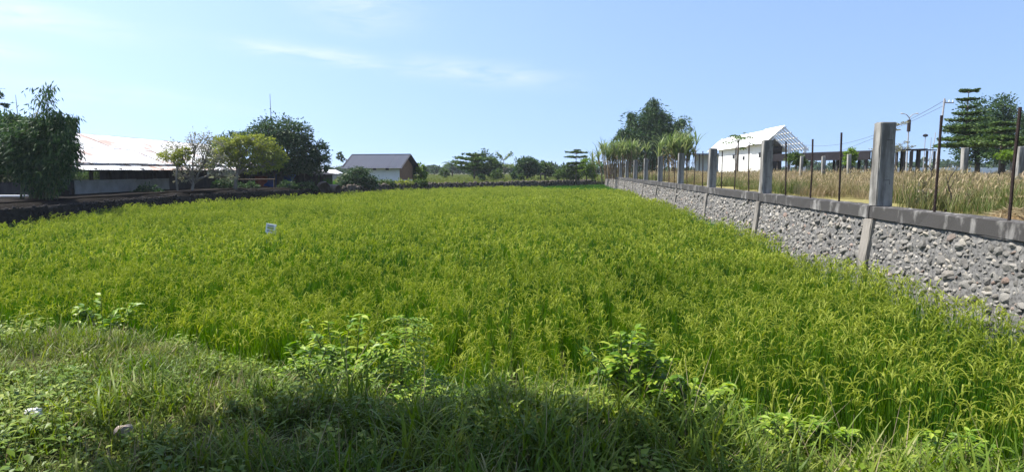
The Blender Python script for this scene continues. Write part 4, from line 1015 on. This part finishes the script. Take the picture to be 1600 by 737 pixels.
for i, (px, py, rx, ry, dd, lab) in enumerate([(352, 288, 16, 10, 40.5, 'dark low shrub on the bank left of the orange drum'), (388, 292, 13, 8, 41.5, 'dark low shrub on the bank just before the orange drum'), (452, 291, 15, 9, 43, 'dark low shrub on the bank below the tall dark tree'), (482, 292, 12, 8, 43.6, 'dark low shrub on the bank next to the logs'), (232, 299, 22, 8, 33.5, 'dark weedy heap on the bank before the shed wall')]):
    tree('bank_undergrowth', lab, px, dd, 1.2, [(px, py, rx, ry), (px-rx*.7, py+3, rx*.5, ry*.7), (px+rx*.7, py+2, rx*.5, ry*.7)], .14, 900, 'leaf_dark', 'bark_dark', .04, 'dark undergrowth along the yard bank', seed=120+i, cat='shrub')
# around the small house
tree('bank_shrub', 'big dark green shrub in front of the small white house', 556, 50.5, .9, [(545, 282, 16, 14), (568, 280, 18, 15), (558, 270, 14, 10), (582, 288, 10, 9), (535, 288, 8, 9)], .17, 3600, 'leaf_blue', 'bark', .07, seed=30, cat='shrub', shell=.3)
tree('house_side_tree', 'dark tree against the right end of the small house', 645, 62, 1.1, [(642, 268, 10, 13), (648, 262, 8, 8), (638, 258, 6, 8)], .2, 1300, 'leaf_dark', 'bark_dark', .1, seed=31)
tree('lime_shrub', 'bright lime shrub beside the dark tree at the house end', 657, 61, 1.1, [(658, 264, 6, 9), (660, 274, 7, 7)], .18, 800, 'leaf_lime', 'bark', .05, seed=32, cat='shrub')
tree('leaning_tree', 'small dark leafy tuft leaning out over the left end of the grey roof', 546, 64, 1.1, [(531, 243, 5, 5.5), (535, 250, 3, 3)], .2, 260, 'leaf_mid', 'bark', .07, seed=33)
for i, (px, py, rx, ry, m_, lab) in enumerate([(600, 287, 16, 6, 'leaf_mid', 'leafy creeper on the bank below the white house wall'), (630, 286, 15, 6, 'leaf_yellow', 'yellowish creeper on the bank below the brown gable'),
                                             (655, 286, 12, 5, 'leaf_mid', 'low green creeper on the bank right of the small house'), (612, 292, 12, 4, 'leaf_yellow', 'low yellow-green creeper hanging to the rice below the house')]):
    d = 54+(px-600)*.05
    tree('creeper', lab, px, d, .9, [(px, py, rx, ry), (px-rx*.6, py+2, rx*.5, ry*.7), (px+rx*.6, py+1, rx*.5, ry*.8)], .16, 900, m_, 'bark', .03, 'creepers on the stone bank', seed=40+i, cat='creeper', shell=.2)

# far trees beyond the bank
tiered('umbrella_tree', 'broad flat-layered tree on the pasture left of the V-topped tree', 741, 72, 1.1, 240, [(243, 18, 4), (250, 30), (258, 34), (264, 26)], .28, 5500, 'leaf_mid', 50, .09, group=GB)
tree('round_tree', 'dark rounded tree just behind the flat-layered tree', 757, 80, 1.1, [(755, 254, 20, 14), (768, 262, 15, 12), (745, 264, 16, 10)], .26, 2800, 'leaf_dark', 'bark_dark', .14, GB, seed=51)
vt = at(787, 270, 84); vb = empty('v_topped_tree', (vt.x, vt.y, 1.1), 'thin pale tree whose top opens in a V above the tree line', 'tree', GB)
h = at(787, 250, 84).z-1.1; t = MB(); t.tube([(0, 0, -.1), (.05, 0, h*.5), (0, 0, h)], [.08, .06, .05], 6)
rv = np.random.default_rng(8); C = []; D = []
for tx, ty in ((776, 238), (800, 238)):
    e = at(tx, ty, 84)-Vector((vt.x, vt.y, 1.1)); t.tube(limb(rv, (0, 0, h), e, 3, .03), [.05, .04, .03, .015], 5)
    f = rv.uniform(.15, 1, 110); C.append(np.array([0, 0, h])+(np.array(e)-np.array([0, 0, h]))*f[:, None]+rv.normal(0, .12, (110, 3))); D.append(np.array(e)[None]-[0, 0, h]+rv.normal(0, .6, (110, 3)))
for k in range(5):
    e = Vector((rv.uniform(-1.6, 1.6), rv.uniform(-1, 1), h*rv.uniform(.62, .85))); t.tube([(0, 0, h*.55), e*.6+Vector((0, 0, h*.2)), e], [.04, .03, .015], 5)
    C.append(np.array(e)+rv.normal(0, .4, (90, 3))*np.array([1, 1, .3])); D.append(rv.normal(0, 1, (90, 3)))
t.build('trunk', M['bark_pale'], vb, smooth=True); V, q = leaf_quads(rv, np.concatenate(C), np.concatenate(D), .26, .4); link('crown', mesh_np('crown', V, q), M['leaf_cane'], vb)
tree('round_tree', 'dark rounded tree standing right of the V-topped tree', 824, 78, 1.1, [(822, 254, 15, 9), (832, 260, 14, 11), (816, 264, 12, 9), (828, 268, 14, 8)], .25, 3200, 'leaf_dark', 'bark_dark', .14, GB, seed=52, shell=.3)
tree('leafy_tree', 'mid green tree between the dark rounded tree and the tall layered tree', 852, 84, 1.1, [(850, 262, 12, 9), (862, 268, 12, 7), (842, 266, 8, 8)], .28, 1500, 'leaf_mid', 'bark', .12, GB, seed=53)
tiered('layered_tree', 'tall young tree with separate flat tiers near the far wall end', 900, 70, 1.1, 232, [(235, 5, 3), (239, 15), (246, 17), (256, 15, -4), (264, 14)], .26, 3000, 'leaf_mid', 54, .06, group=GB)
tree('lime_bush', 'bright lime bush right of the layered tree at the wall end', 916, 72, 1.1, [(918, 258, 13, 10), (908, 266, 14, 9), (924, 268, 10, 10)], .2, 2000, 'leaf_lime', 'bark', .08, GB, seed=55, cat='shrub')
tree('green_bush', 'bushy green shrub at the foot of the layered tree', 886, 71, 1.1, [(885, 268, 14, 9), (874, 274, 10, 6), (898, 274, 12, 6), (892, 260, 8, 6)], .2, 1800, 'leaf_mid', 'bark', .07, GB, seed=56, cat='shrub')
for i, (px, py, rx, ry, d, m_, lab) in enumerate([(776, 272, 9, 8, 76, 'leaf_mid', 'small round shrub on the pasture under the V-topped tree'), (803, 275, 4, 8, 73, 'leaf_dark', 'narrow dark shrub on the pasture left of the rounded tree'),
                                                 (814, 277, 4, 6, 74, 'leaf_mid', 'little green shrub at the foot of the rounded tree'), (694, 270, 8, 6, 88, 'leaf_mid', 'pale shrub below the palm on the pasture'), (752, 278, 5, 5, 68, 'leaf_dark', 'tiny dark shrub beside the layered tree trunk on the pasture')]):
    tree('pasture_shrub', lab, px, d, 1.05, [(px, py, rx, ry), (px+rx*.5, py+ry*.4, rx*.6, ry*.6)], .2, 600, m_, 'bark', .04, 'shrubs on the pasture', seed=70+i, cat='shrub')
# palm
def palm(name, label, px, d, zb, py, nf, L, mat, seed, cat='palm', lw=.05, tr=.13):
    r = np.random.default_rng(seed); base = at(px, 267, d); base.z = zb; o = empty(name, base, label, cat); H = at(px, py, d).z-zb
    MB().tube([(0, 0, -.1), (.1, 0, H*.5), (0, 0, H)], [tr, tr*.8, tr*.7], 7).build('trunk', M['bark'], o, smooth=True)
    for k in range(nf):
        a = 2*math.pi*k/nf+r.uniform(-.25, .25); up = r.uniform(.1, 1.1); p = np.array([0, 0, H]); m = MB(); n_ = 9; V = []; q = []
        pts = []
        for j in range(n_+1):
            f = j/n_; th = up-1.7*f; pts.append(p.copy()); p = p+L/n_*np.array([math.cos(a)*math.cos(th), math.sin(a)*math.cos(th), math.sin(th)])
        m.tube([Vector(x) for x in pts], [.03*(1-.8*j/n_) for j in range(n_+1)], 4)
        s = np.array([-math.sin(a), math.cos(a), 0])
        for j in range(1, n_+1):
            for sg in (-1, 1):
                for e in (0, .5):
                    q0 = pts[j]*(1-e)+pts[j-1]*e; ll = L*.24*math.sin(math.pi*min(.97, (j-e)/n_*.9+.1)); t_ = q0+s*sg*ll*.8+np.array([math.cos(a), math.sin(a), 0])*ll*.35+np.array([0, 0, -ll*.45]); w = np.array([math.cos(a), math.sin(a), 0])*lw
                    m.add([q0-w, q0+w, t_], [(0, 1, 2)])
        m.build('frond', M[mat], o)
    return o
palm('palm', 'small distant palm above the pasture trees', 706, 105, 1.0, 258, 12, 2.0, 'leaf_mid', 4, lw=.07)

# far wood behind everything
def wood(name, label, spans, seed, mat, leaf):
    r = np.random.default_rng(seed); C, D = [], []
    for (x0, x1, pt, d) in spans:
        x = x0
        while x < x1:
            w = r.uniform(5, 13); h = r.uniform(.55, 1.15)*(268-pt); c = at(x, 269-h*.5, d*r.uniform(.93, 1.1)); k = d/F
            a, b = crown_pts(r, [(tuple(c), (w*k, w*k, h*.55*k))], 300, .24, .3); C.append(a); D.append(b); x += w*.95
    V, q = leaf_quads(r, np.concatenate(C), np.concatenate(D), leaf, .6)
    return tag(link(name, mesh_np(name, V, q), M[mat]), label, 'trees', kind='stuff')
wood('far_wood', 'hazy belt of distant trees along the horizon', [(-60, 560, 262, 190), (500, 760, 264, 230), (640, 950, 257, 170), (850, 1320, 262, 200), (1250, 1640, 250, 190)], 90, 'leaf_blue', .8)

# behind the wall on the right
bamboo('bamboo_clump', 'tall dark bamboo clump rising behind the cane plants', 1008, 74, 1.6,
       [(1021, 157, .14), (985, 178, .12), (1010, 172, .1), (1035, 178, .12), (1070, 189, .12), (1080, 215, .08), (970, 205, .1), (962, 222, .07), (1045, 205, .1), (1000, 200, .05)],
       .40, 16000, 'leaf_dark', 12, .9, [(1010, 205, 30, 24), (1015, 232, 30, 30), (985, 215, 20, 16), (1040, 220, 26, 22), (1018, 186, 16, 18), (1066, 202, 14, 9), (972, 222, 14, 12), (1040, 190, 14, 12)])
def cane(name, label, px, d, top, w, seed, n=46):
    r = np.random.default_rng(seed); base = at(px, 267, d); base.z = 1.7; o = empty(name, base, label, 'cane'); H = at(px, top, d).z-1.7; W_ = w*d/F
    t = MB(); parts = []; dry_ = []
    for k in range(n):
        x, y = r.normal(0, W_*.42), r.normal(0, W_*.3); h = H*r.uniform(.45, .78); tip = Vector((x*1.25, y*1.2, h))
        t.tube([(x, y, -.1), tip], [.03, .022], 5)
        V, q = blades(r, 13, .03, H*.30, H*.52, .085, .35, 1.7, 4); parts.append((V+np.array(tip)-np.array([0, 0, H*.05]), q, 0))
        V, q = blades(r, 2, .03, H*.22, H*.4, .06, 1.2, 1.7, 3); dry_.append((V+np.array(tip)*np.array([1, 1, r.uniform(.5, .9)]), q, 0))
    tag(t.build('stalks', M['straw_heap'], o), kind='stuff')
    V, q, _ = merge(parts); link('leaves', mesh_np('leaves', V, q), M['leaf_cane'], o)
    V, q, _ = merge(dry_); link('dead_leaves', mesh_np('dead_leaves', V, q), M['straw'], o)
cane('cane_clump', 'cane clump with long drooping leaves left of the tall bamboo', 968, 64, 220, 34, 14, 60)
cane('cane_clump', 'cane clump with long drooping leaves right of the tall bamboo', 1060, 52, 208, 26, 15, 44)
# banana-like plant at the end of the wall
c = at(940, 267, 76); bn = empty('banana_plant', (c.x, c.y, 1.3), 'dark banana plant with broad leaves at the far end of the wall', 'plant')
MB().tube([(0, 0, -.1), (.03, 0, 1.0), (0, 0, 1.6)], [.12, .1, .07], 7).build('stem', M['stem'], bn)
rb = random.Random(2)
for k in range(7):
    a = math.pi*(.55+.9*k/6)+rb.uniform(-.2, .2); V, q = [], []; p = Vector((0, 0, 1.5)); th = rb.uniform(.5, 1.2)
    for j in range(8):
        f = j/7; w = .26*math.sin(math.pi*min(.98, f*.9+.08)); s = Vector((-math.sin(a), math.cos(a), 0)); V += [p-s*w, p+Vector((0, 0, .05)), p+s*w]
        p = p+Vector((math.cos(a)*math.cos(th), math.sin(a)*math.cos(th), math.sin(th)))*.26; th -= .24
    for j in range(7): q += [(3*j, 3*j+1, 3*j+4, 3*j+3), (3*j+1, 3*j+2, 3*j+5, 3*j+4)]
    MB().add(V, q).build('leaf', M['leaf_dark'], bn)
# papaya in front of the hall
def papaya(label, px, d, py, seed):
    r = random.Random(seed); base = at(px, 267, d); base.z = 1.75; o = empty('papaya_tree', base, label, 'tree'); H = at(px, py, d).z-1.75
    MB().tube([(0, 0, -.1), (0, 0, H*.6), (0, 0, H)], [.09, .07, .05], 7).build('trunk', M['bark'], o)
    for k in range(13):
        a = k*2.4; up = r.uniform(-.5, 1.0); L = r.uniform(.6, 1.0); e = Vector((math.cos(a)*math.cos(up)*L, math.sin(a)*math.cos(up)*L, math.sin(up)*L*.8-.1)); m = MB()
        m.tube([Vector((0, 0, H-.05*k/3)), Vector((0, 0, H))+e*.6+Vector((0, 0, .08)), Vector((0, 0, H))+e], [.018, .014, .01], 4)
        c = Vector((0, 0, H))+e; out = Vector((math.cos(a), math.sin(a), -.35)).normalized(); s = Vector((-math.sin(a), math.cos(a), 0))
        for j in range(7):
            b = (j-3)*.75; dv = (out*math.cos(b)+s*math.sin(b)).normalized(); lw = s*math.cos(b)-out*math.sin(b); ll = .34*(1 if abs(j-3) < 2 else .7)
            m.add([c, c+dv*ll*.55+lw*.07, c+dv*ll-Vector((0, 0, .06)), c+dv*ll*.55-lw*.07], [(0, 1, 2, 3)])
        m.build('leaf', M['leaf_mid'], o)
papaya('papaya tree with radiating leaves in front of the white building', 1152, 40, 219, 3)
tree('round_shrub', 'bright green shrub below the open gable of the white building', 1244, 45, 1.7, [(1240, 248, 12, 9), (1250, 253, 10, 7)], .14, 1300, 'leaf_mid', 'bark', .05, seed=60, cat='shrub')
tree('round_shrub', 'round lime shrub in front of the long dark canopy', 1328, 40, 1.7, [(1328, 241, 9, 9), (1328, 250, 9, 7)], .12, 1100, 'leaf_lime', 'bark', .05, seed=61, cat='shrub')
tiered('wispy_tree', 'wispy flat-layered tree just right of the nearest big post', 1388, 38, 1.7, 192, [(198, 24, 6), (204, 16), (232, 30), (240, 26)], .10, 1500, 'leaf_grey', 62, .045, rise=.22)
tiered('tiered_tree', 'tall tree with wide flat tiers at the right behind the plot', 1505, 36, 1.75, 139, [(143, 17), (156, 15), (168, 12), (178, 20), (188, 26), (200, 32), (206, 42, 30), (218, 46, 20), (228, 44)], .15, 15000, 'leaf_mid', 63, .06, rise=.06)
tiered('tiered_tree', 'second flat-layered tree at the right edge with wide low tiers', 1561, 33, 1.75, 190, [(194, 22), (205, 30, -8), (218, 42), (226, 50)], .15, 8000, 'leaf_mid', 64, .05, rise=.06)
tree('dense_tree', 'dark dense tree directly behind the tall tiered tree', 1528, 52, 1.7, [(1530, 178, 24, 24), (1512, 205, 24, 22), (1540, 215, 28, 28), (1520, 240, 28, 16)], .2, 5200, 'leaf_dark', 'bark_dark', .18, seed=65, shell=.35)
tree('dense_tree', 'dark two-lobed tree at the right between the layered trees', 1566, 50, 1.7, [(1568, 172, 15, 22), (1558, 205, 22, 22), (1580, 210, 20, 24), (1568, 238, 30, 18)], .2, 5200, 'leaf_dark', 'bark_dark', .18, seed=66, shell=.35)
tree('edge_tree', 'bluish tree half cut by the right edge', 1610, 46, 1.7, [(1606, 182, 16, 14), (1615, 205, 22, 20), (1600, 225, 16, 14)], .16, 2600, 'leaf_blue', 'bark', .14, seed=67)
tree('lime_bush', 'low lime bush at the foot of the right-hand trees', 1578, 31, 1.75, [(1572, 243, 14, 6), (1588, 247, 9, 5)], .10, 900, 'leaf_lime', 'bark', .03, seed=68, cat='shrub')
# bare saplings and heap in the plot
for i, (px, pt, d, b) in enumerate([(1450, 256, 11.5, .09), (1486, 268, 10.6, -.05)]):
    base = at(px, 267, d); base.z = 1.7; H = at(px, pt, d).z-1.7; r = np.random.default_rng(80+i)
    m = MB(); pts = [(b*math.sin(k*1.4+i), .02*math.cos(k*2), H*k/7) for k in range(8)]; m.tube(pts, [.014-.0012*k for k in range(8)], 6)
    for k in (3, 4, 5, 6): p = Vector(pts[k]); m.tube([p, p+Vector((r.normal(0, .05), r.normal(0, .05), .10)), p+Vector((r.normal(0, .12), r.normal(0, .1), .22))], [.006, .005, .002], 5)
    tag(m.build('bare_sapling', M['bark_dark'], loc=base, smooth=True), ['crooked dark bare sapling behind the cap of the wall near the rods', 'shorter pale bare twig in the plot grass near the rods'][i], 'sapling', 'bare saplings in the plot')
c = at(1590, 333, 8.6); heap = empty('straw_heap', (c.x, c.y, 1.72), 'low heap of dead brown straw behind the wall at the right edge', 'heap')
V, q = grid_mesh(lambda u, v: ((u-.5)*.9, (v-.5)*.6, .17*max(0, math.sin(math.pi*u)*math.sin(math.pi*v))**.7+.02*math.sin(u*31)*math.sin(v*27)-.03), 22, 16)
MB().add(V, q).build('mound', M['straw_heap'], heap, smooth=True)
rh = np.random.default_rng(4); n = 420
C = np.stack([rh.normal(0, .20, n), rh.normal(0, .13, n), 0*rh.uniform(size=n)], -1); C[:, 2] = .17*np.exp(-(C[:, 0]/.42)**2-(C[:, 1]/.3)**2)+.0
V, q = leaf_quads(rh, C, rh.normal(0, 1, (n, 3))*np.array([1, 1, .3]), .26, .04); link('stems', mesh_np('stems', V, q), M['straw'], heap)

# ---------------------------------------------------------------- weeds and litter in the foreground
def near_leaf(m, p, d, up, L, w):
    s = d.cross(up).normalized(); u = s.cross(d)
    m.add([p, p+d*L*.28-s*w*.42+u*w*.14, p+d*L*.62-s*w*.40+u*w*.12-u*L*.03, p+d*L-u*L*.16, p+d*L*.62+s*w*.40+u*w*.12-u*L*.03, p+d*L*.28+s*w*.42+u*w*.14, p+d*L*.30, p+d*L*.64-u*L*.04],
          [(0, 6, 1), (0, 5, 6), (1, 6, 7, 2), (6, 5, 4, 7), (2, 7, 3), (7, 4, 3)])
def weed_bush(label, px, ptop, d, width, nst, leafL, seed, pinnate=False, name='leafy_weed'):
    r = random.Random(seed); c = at(px, ptop, d); zb = float(height(c.x, c.y)); hgt = c.z-zb; o = empty(name, (c.x, c.y, zb), label, 'weed'); st = MB(); lf = MB()
    H = hgt
    for k in range(nst):
        a = r.uniform(0, 6.28); sp = r.uniform(.15, 1)*width; e = Vector((math.cos(a)*sp, math.sin(a)*sp*.6, H*r.uniform(.55, 1)*(1-.25*sp/width))); b = Vector((r.gauss(0, .05), r.gauss(0, .05), -.03))
        pts = [b, b.lerp(e, .4)+Vector((0, 0, H*.16)), b.lerp(e, .75)+Vector((0, 0, H*.10)), e]; st.tube(pts, [.007, .006, .004, .002], 5)
        for f in [.42, .55, .66, .76, .86, .94, 1.0]:
            i = min(2, int(f*3)); p = pts[i].lerp(pts[i+1], f*3-i)
            for sgn in (-1, 1):
                aa = a+sgn*r.uniform(.5, 1.4); dr = Vector((math.cos(aa), math.sin(aa), r.uniform(-.15, .5))).normalized()
                if pinnate:
                    rl = r.uniform(.14, .22); q1 = p+dr*rl-Vector((0, 0, rl*.25)); st.tube([p, p.lerp(q1, .5)+Vector((0, 0, .015)), q1], [.003, .0025, .001], 4)
                    sd = Vector((-dr.y, dr.x, 0)).normalized()
                    for j in range(5):
                        g_ = (j+1)/5; b2 = p.lerp(q1, g_)+Vector((0, 0, .015*math.sin(3.14*g_)))
                        for s2 in (-1, 1): near_leaf(lf, b2, (sd*s2+dr*.5+Vector((0, 0, r.uniform(-.3, .25)))).normalized(), Vector((0, 0, 1)), leafL*r.uniform(.7, 1.1), leafL*.34)
                else:
                    near_leaf(lf, p, dr, Vector((r.gauss(0, .2), r.gauss(0, .2), 1)).normalized(), leafL*r.uniform(.6, 1.2), leafL*.5)
    st.build('stems', M['stem'], o); lf.build('leaves', M['leaf_bush'], o, smooth=False); return o
weed_bush('bright broad-leaved weed bush at the rice edge left of centre', 530, 460, 5.1, .50, 30, .095, 1)
weed_bush('feathery pinnate-leaved weed beside the broad-leaved bush', 622, 478, 5.0, .36, 12, .06, 2, True)
weed_bush('low yellow-green weed patch below the broad-leaved bush', 480, 535, 4.6, .45, 30, .055, 3)
weed_bush('tall glossy weed with pointed leaves standing right of centre', 985, 508, 3.9, .26, 24, .085, 4)
weed_bush('leafy weed leaning right beside the tall glossy weed', 1070, 575, 3.7, .30, 20, .08, 5)
weed_bush('broad bright leaves of a weed in the grass at the left', 165, 448, 7.3, .42, 22, .11, 6)
weed_bush('low weed with rounded leaves at the lower right', 1250, 640, 3.35, .34, 26, .06, 7)
weed_bush('small weed tangle at the lower right corner', 1480, 650, 3.2, .36, 24, .055, 8)
weed_bush('dark shaded weed in the lower centre', 760, 640, 3.6, .30, 20, .06, 9)
weed_bush('spreading weed in the sun below the rice right of centre', 1150, 600, 3.8, .36, 24, .06, 10)
weed_bush('weed patch at the edge of the shade left of centre', 640, 590, 4.3, .40, 26, .05, 11)
def coarse_grass(label, px, py, d, n, l0, l1, seed, mat='grass_lush', w=.016):
    r = np.random.default_rng(seed); c = at(px, py, d); o = link('coarse_grass', mesh_np('coarse_grass', *blades(r, n, .06, l0, l1, w, .35, 1.1, 6)), M[mat], loc=(c.x, c.y, float(height(c.x, c.y))-.02))
    return tag(o, label, 'grass clump')
coarse_grass('tall coarse grass clump left of the glossy weed', 900, 640, 4.2, 16, .35, .75, 3)
coarse_grass('arching coarse grass clump at the right of the bank', 1430, 650, 3.9, 20, .3, .7, 4)
coarse_grass('stiff grass blades rising before the rice near the centre', 770, 600, 4.7, 12, .4, .8, 5)
coarse_grass('coarse grass clump at the far right of the bank', 1530, 610, 4.3, 16, .3, .6, 6)
coarse_grass('pale dry stalks sticking out of the grass at the left', 60, 470, 7.9, 9, .3, .6, 7, 'straw', .008)
coarse_grass('pale dry stalks leaning at the lower left centre', 470, 600, 4.7, 10, .2, .5, 8, 'straw', .007)
coarse_grass('single tuft of bleached stalks before the rice at the right', 1400, 600, 4.5, 6, .4, .7, 9, 'straw', .009)
# litter
def crumple(name, label, px, py, d, sz, mat, seed, cat):
    r = random.Random(seed); bm = bmesh.new(); bmesh.ops.create_icosphere(bm, subdivisions=3, radius=.5)
    for v in bm.verts: v.co *= 1+r.uniform(-.22, .22); v.co.z *= .55
    me = bpy.data.meshes.new(name); bm.to_mesh(me); bm.free(); c = at(px, py, d)
    o = link(name, me, M[mat], loc=(c.x, c.y, float(height(c.x, c.y))+.10)); o.scale = (sz, sz*.8, sz); o.rotation_euler = (.3, .2, r.uniform(0, 3)); return tag(o, label, cat)
crumple('litter', 'crumpled white wrapper lying in the grass at the lower left', 56, 690, 3.55, .085, 'paper', 1, 'litter')
o = link('pale_rock', STONES[3].copy(), None, loc=(0, 0, 0)); o.data.materials.clear(); o.data.materials.append(M['pale_stone'])
c = at(197, 716, 3.35); o.location = (c.x, c.y, float(height(c.x, c.y))+.055); o.scale = (.10, .09, .11); o.rotation_euler = (.4, .3, .8); tag(o, 'pale pinkish stone in the grass at the shadow edge', 'stone')
for i, (px, py, d, lab) in enumerate([(455, 608, 4.75, 'small scrap of white litter in the dry grass below the weed bush'), (665, 600, 4.8, 'tiny white scrap near the centre of the bank'), (1215, 690, 3.55, 'small white scrap in the weeds at the lower right')]):
    crumple('litter', lab, px, py, d, .03, 'paper', 5+i, 'litter')

# shade tree standing beside the camera: its crown throws the shadow over the foreground
SHX, SHY, SHZ = -.42, 2.80, 5.3                           # centre of the shadow on the bank and height of the crown
k = (SHZ-.9)/math.tan(SUN_EL); cx_, cy_ = SHX+math.sin(SUN_AZ)*k, SHY+math.cos(SUN_AZ)*k
st = empty('roadside_tree', (cx_-.9, cy_-1.7, .9), 'leafy roadside tree standing left of the viewer and shading the near grass', 'tree')
t = MB(); r = np.random.default_rng(77); top = Vector((.5, .9, 3.1)); t.tube([(0, 0, -.1), (.1, .2, 1.4), top], [.14, .11, .09], 9)
cl_ = [((.8, 1.6, 4.4), (1.25, 1.05, .6)), ((1.75, 1.85, 4.4), (.7, .6, .4)), ((.2, 2.1, 4.3), (.7, .7, .45)), ((1.0, 2.75, 4.3), (.42, .30, .3)), ((2.35, 1.3, 4.4), (.4, .5, .3)), ((.3, 2.9, 4.3), (.25, .2, .2)), ((.5, .8, 4.5), (1.1, .9, .6)), ((1.4, 1.0, 4.5), (1.0, .9, .55)), ((.1, 1.0, 4.4), (.8, .9, .5)), ((.9, 0, 4.4), (1.2, .9, .6)), ((2.6, 0, 5.3), (1.6, 1.3, .7)), ((.8, -1.2, 5.4), (1.7, 1.4, .8)), ((3.4, -1.4, 5.2), (1.7, 1.3, .7)), ((-.8, -.6, 5.2), (1.4, 1.4, .7)), ((2.0, -2.6, 5.6), (1.8, 1.4, .8))]  # high rear lobes are added out of view to hold sky light off the foreground
for c, rad in cl_: t.tube(limb(r, top, c), [.07, .06, .045, .03, .015], 6)
t.build('trunk', M['bark'], st, smooth=True)
C, D = crown_pts(r, cl_, 34000, .26, .2); V, q = leaf_quads(r, C, D, .16, .6); link('crown', mesh_np('crown', V, q), M['leaf_mid'], st)

# ---------------------------------------------------------------- warm humid air over the whole place
m = bpy.data.materials.new('humid air'); m.use_nodes = True; m.node_tree.nodes.clear()
vo = m.node_tree.nodes.new('ShaderNodeVolumePrincipled'); vo.inputs['Color'].default_value = (.86, .93, 1, 1); vo.inputs['Density'].default_value = HAZE; vo.inputs['Anisotropy'].default_value = .25
mo = m.node_tree.nodes.new('ShaderNodeOutputMaterial'); m.node_tree.links.new(vo.outputs[0], mo.inputs['Volume'])
hz = MB().box((-3200, -3200, -1.2), (3200, 3200, 14.0)).build('haze', m)
tag(hz, 'thin humid haze over the whole field', 'haze', kind='stuff')
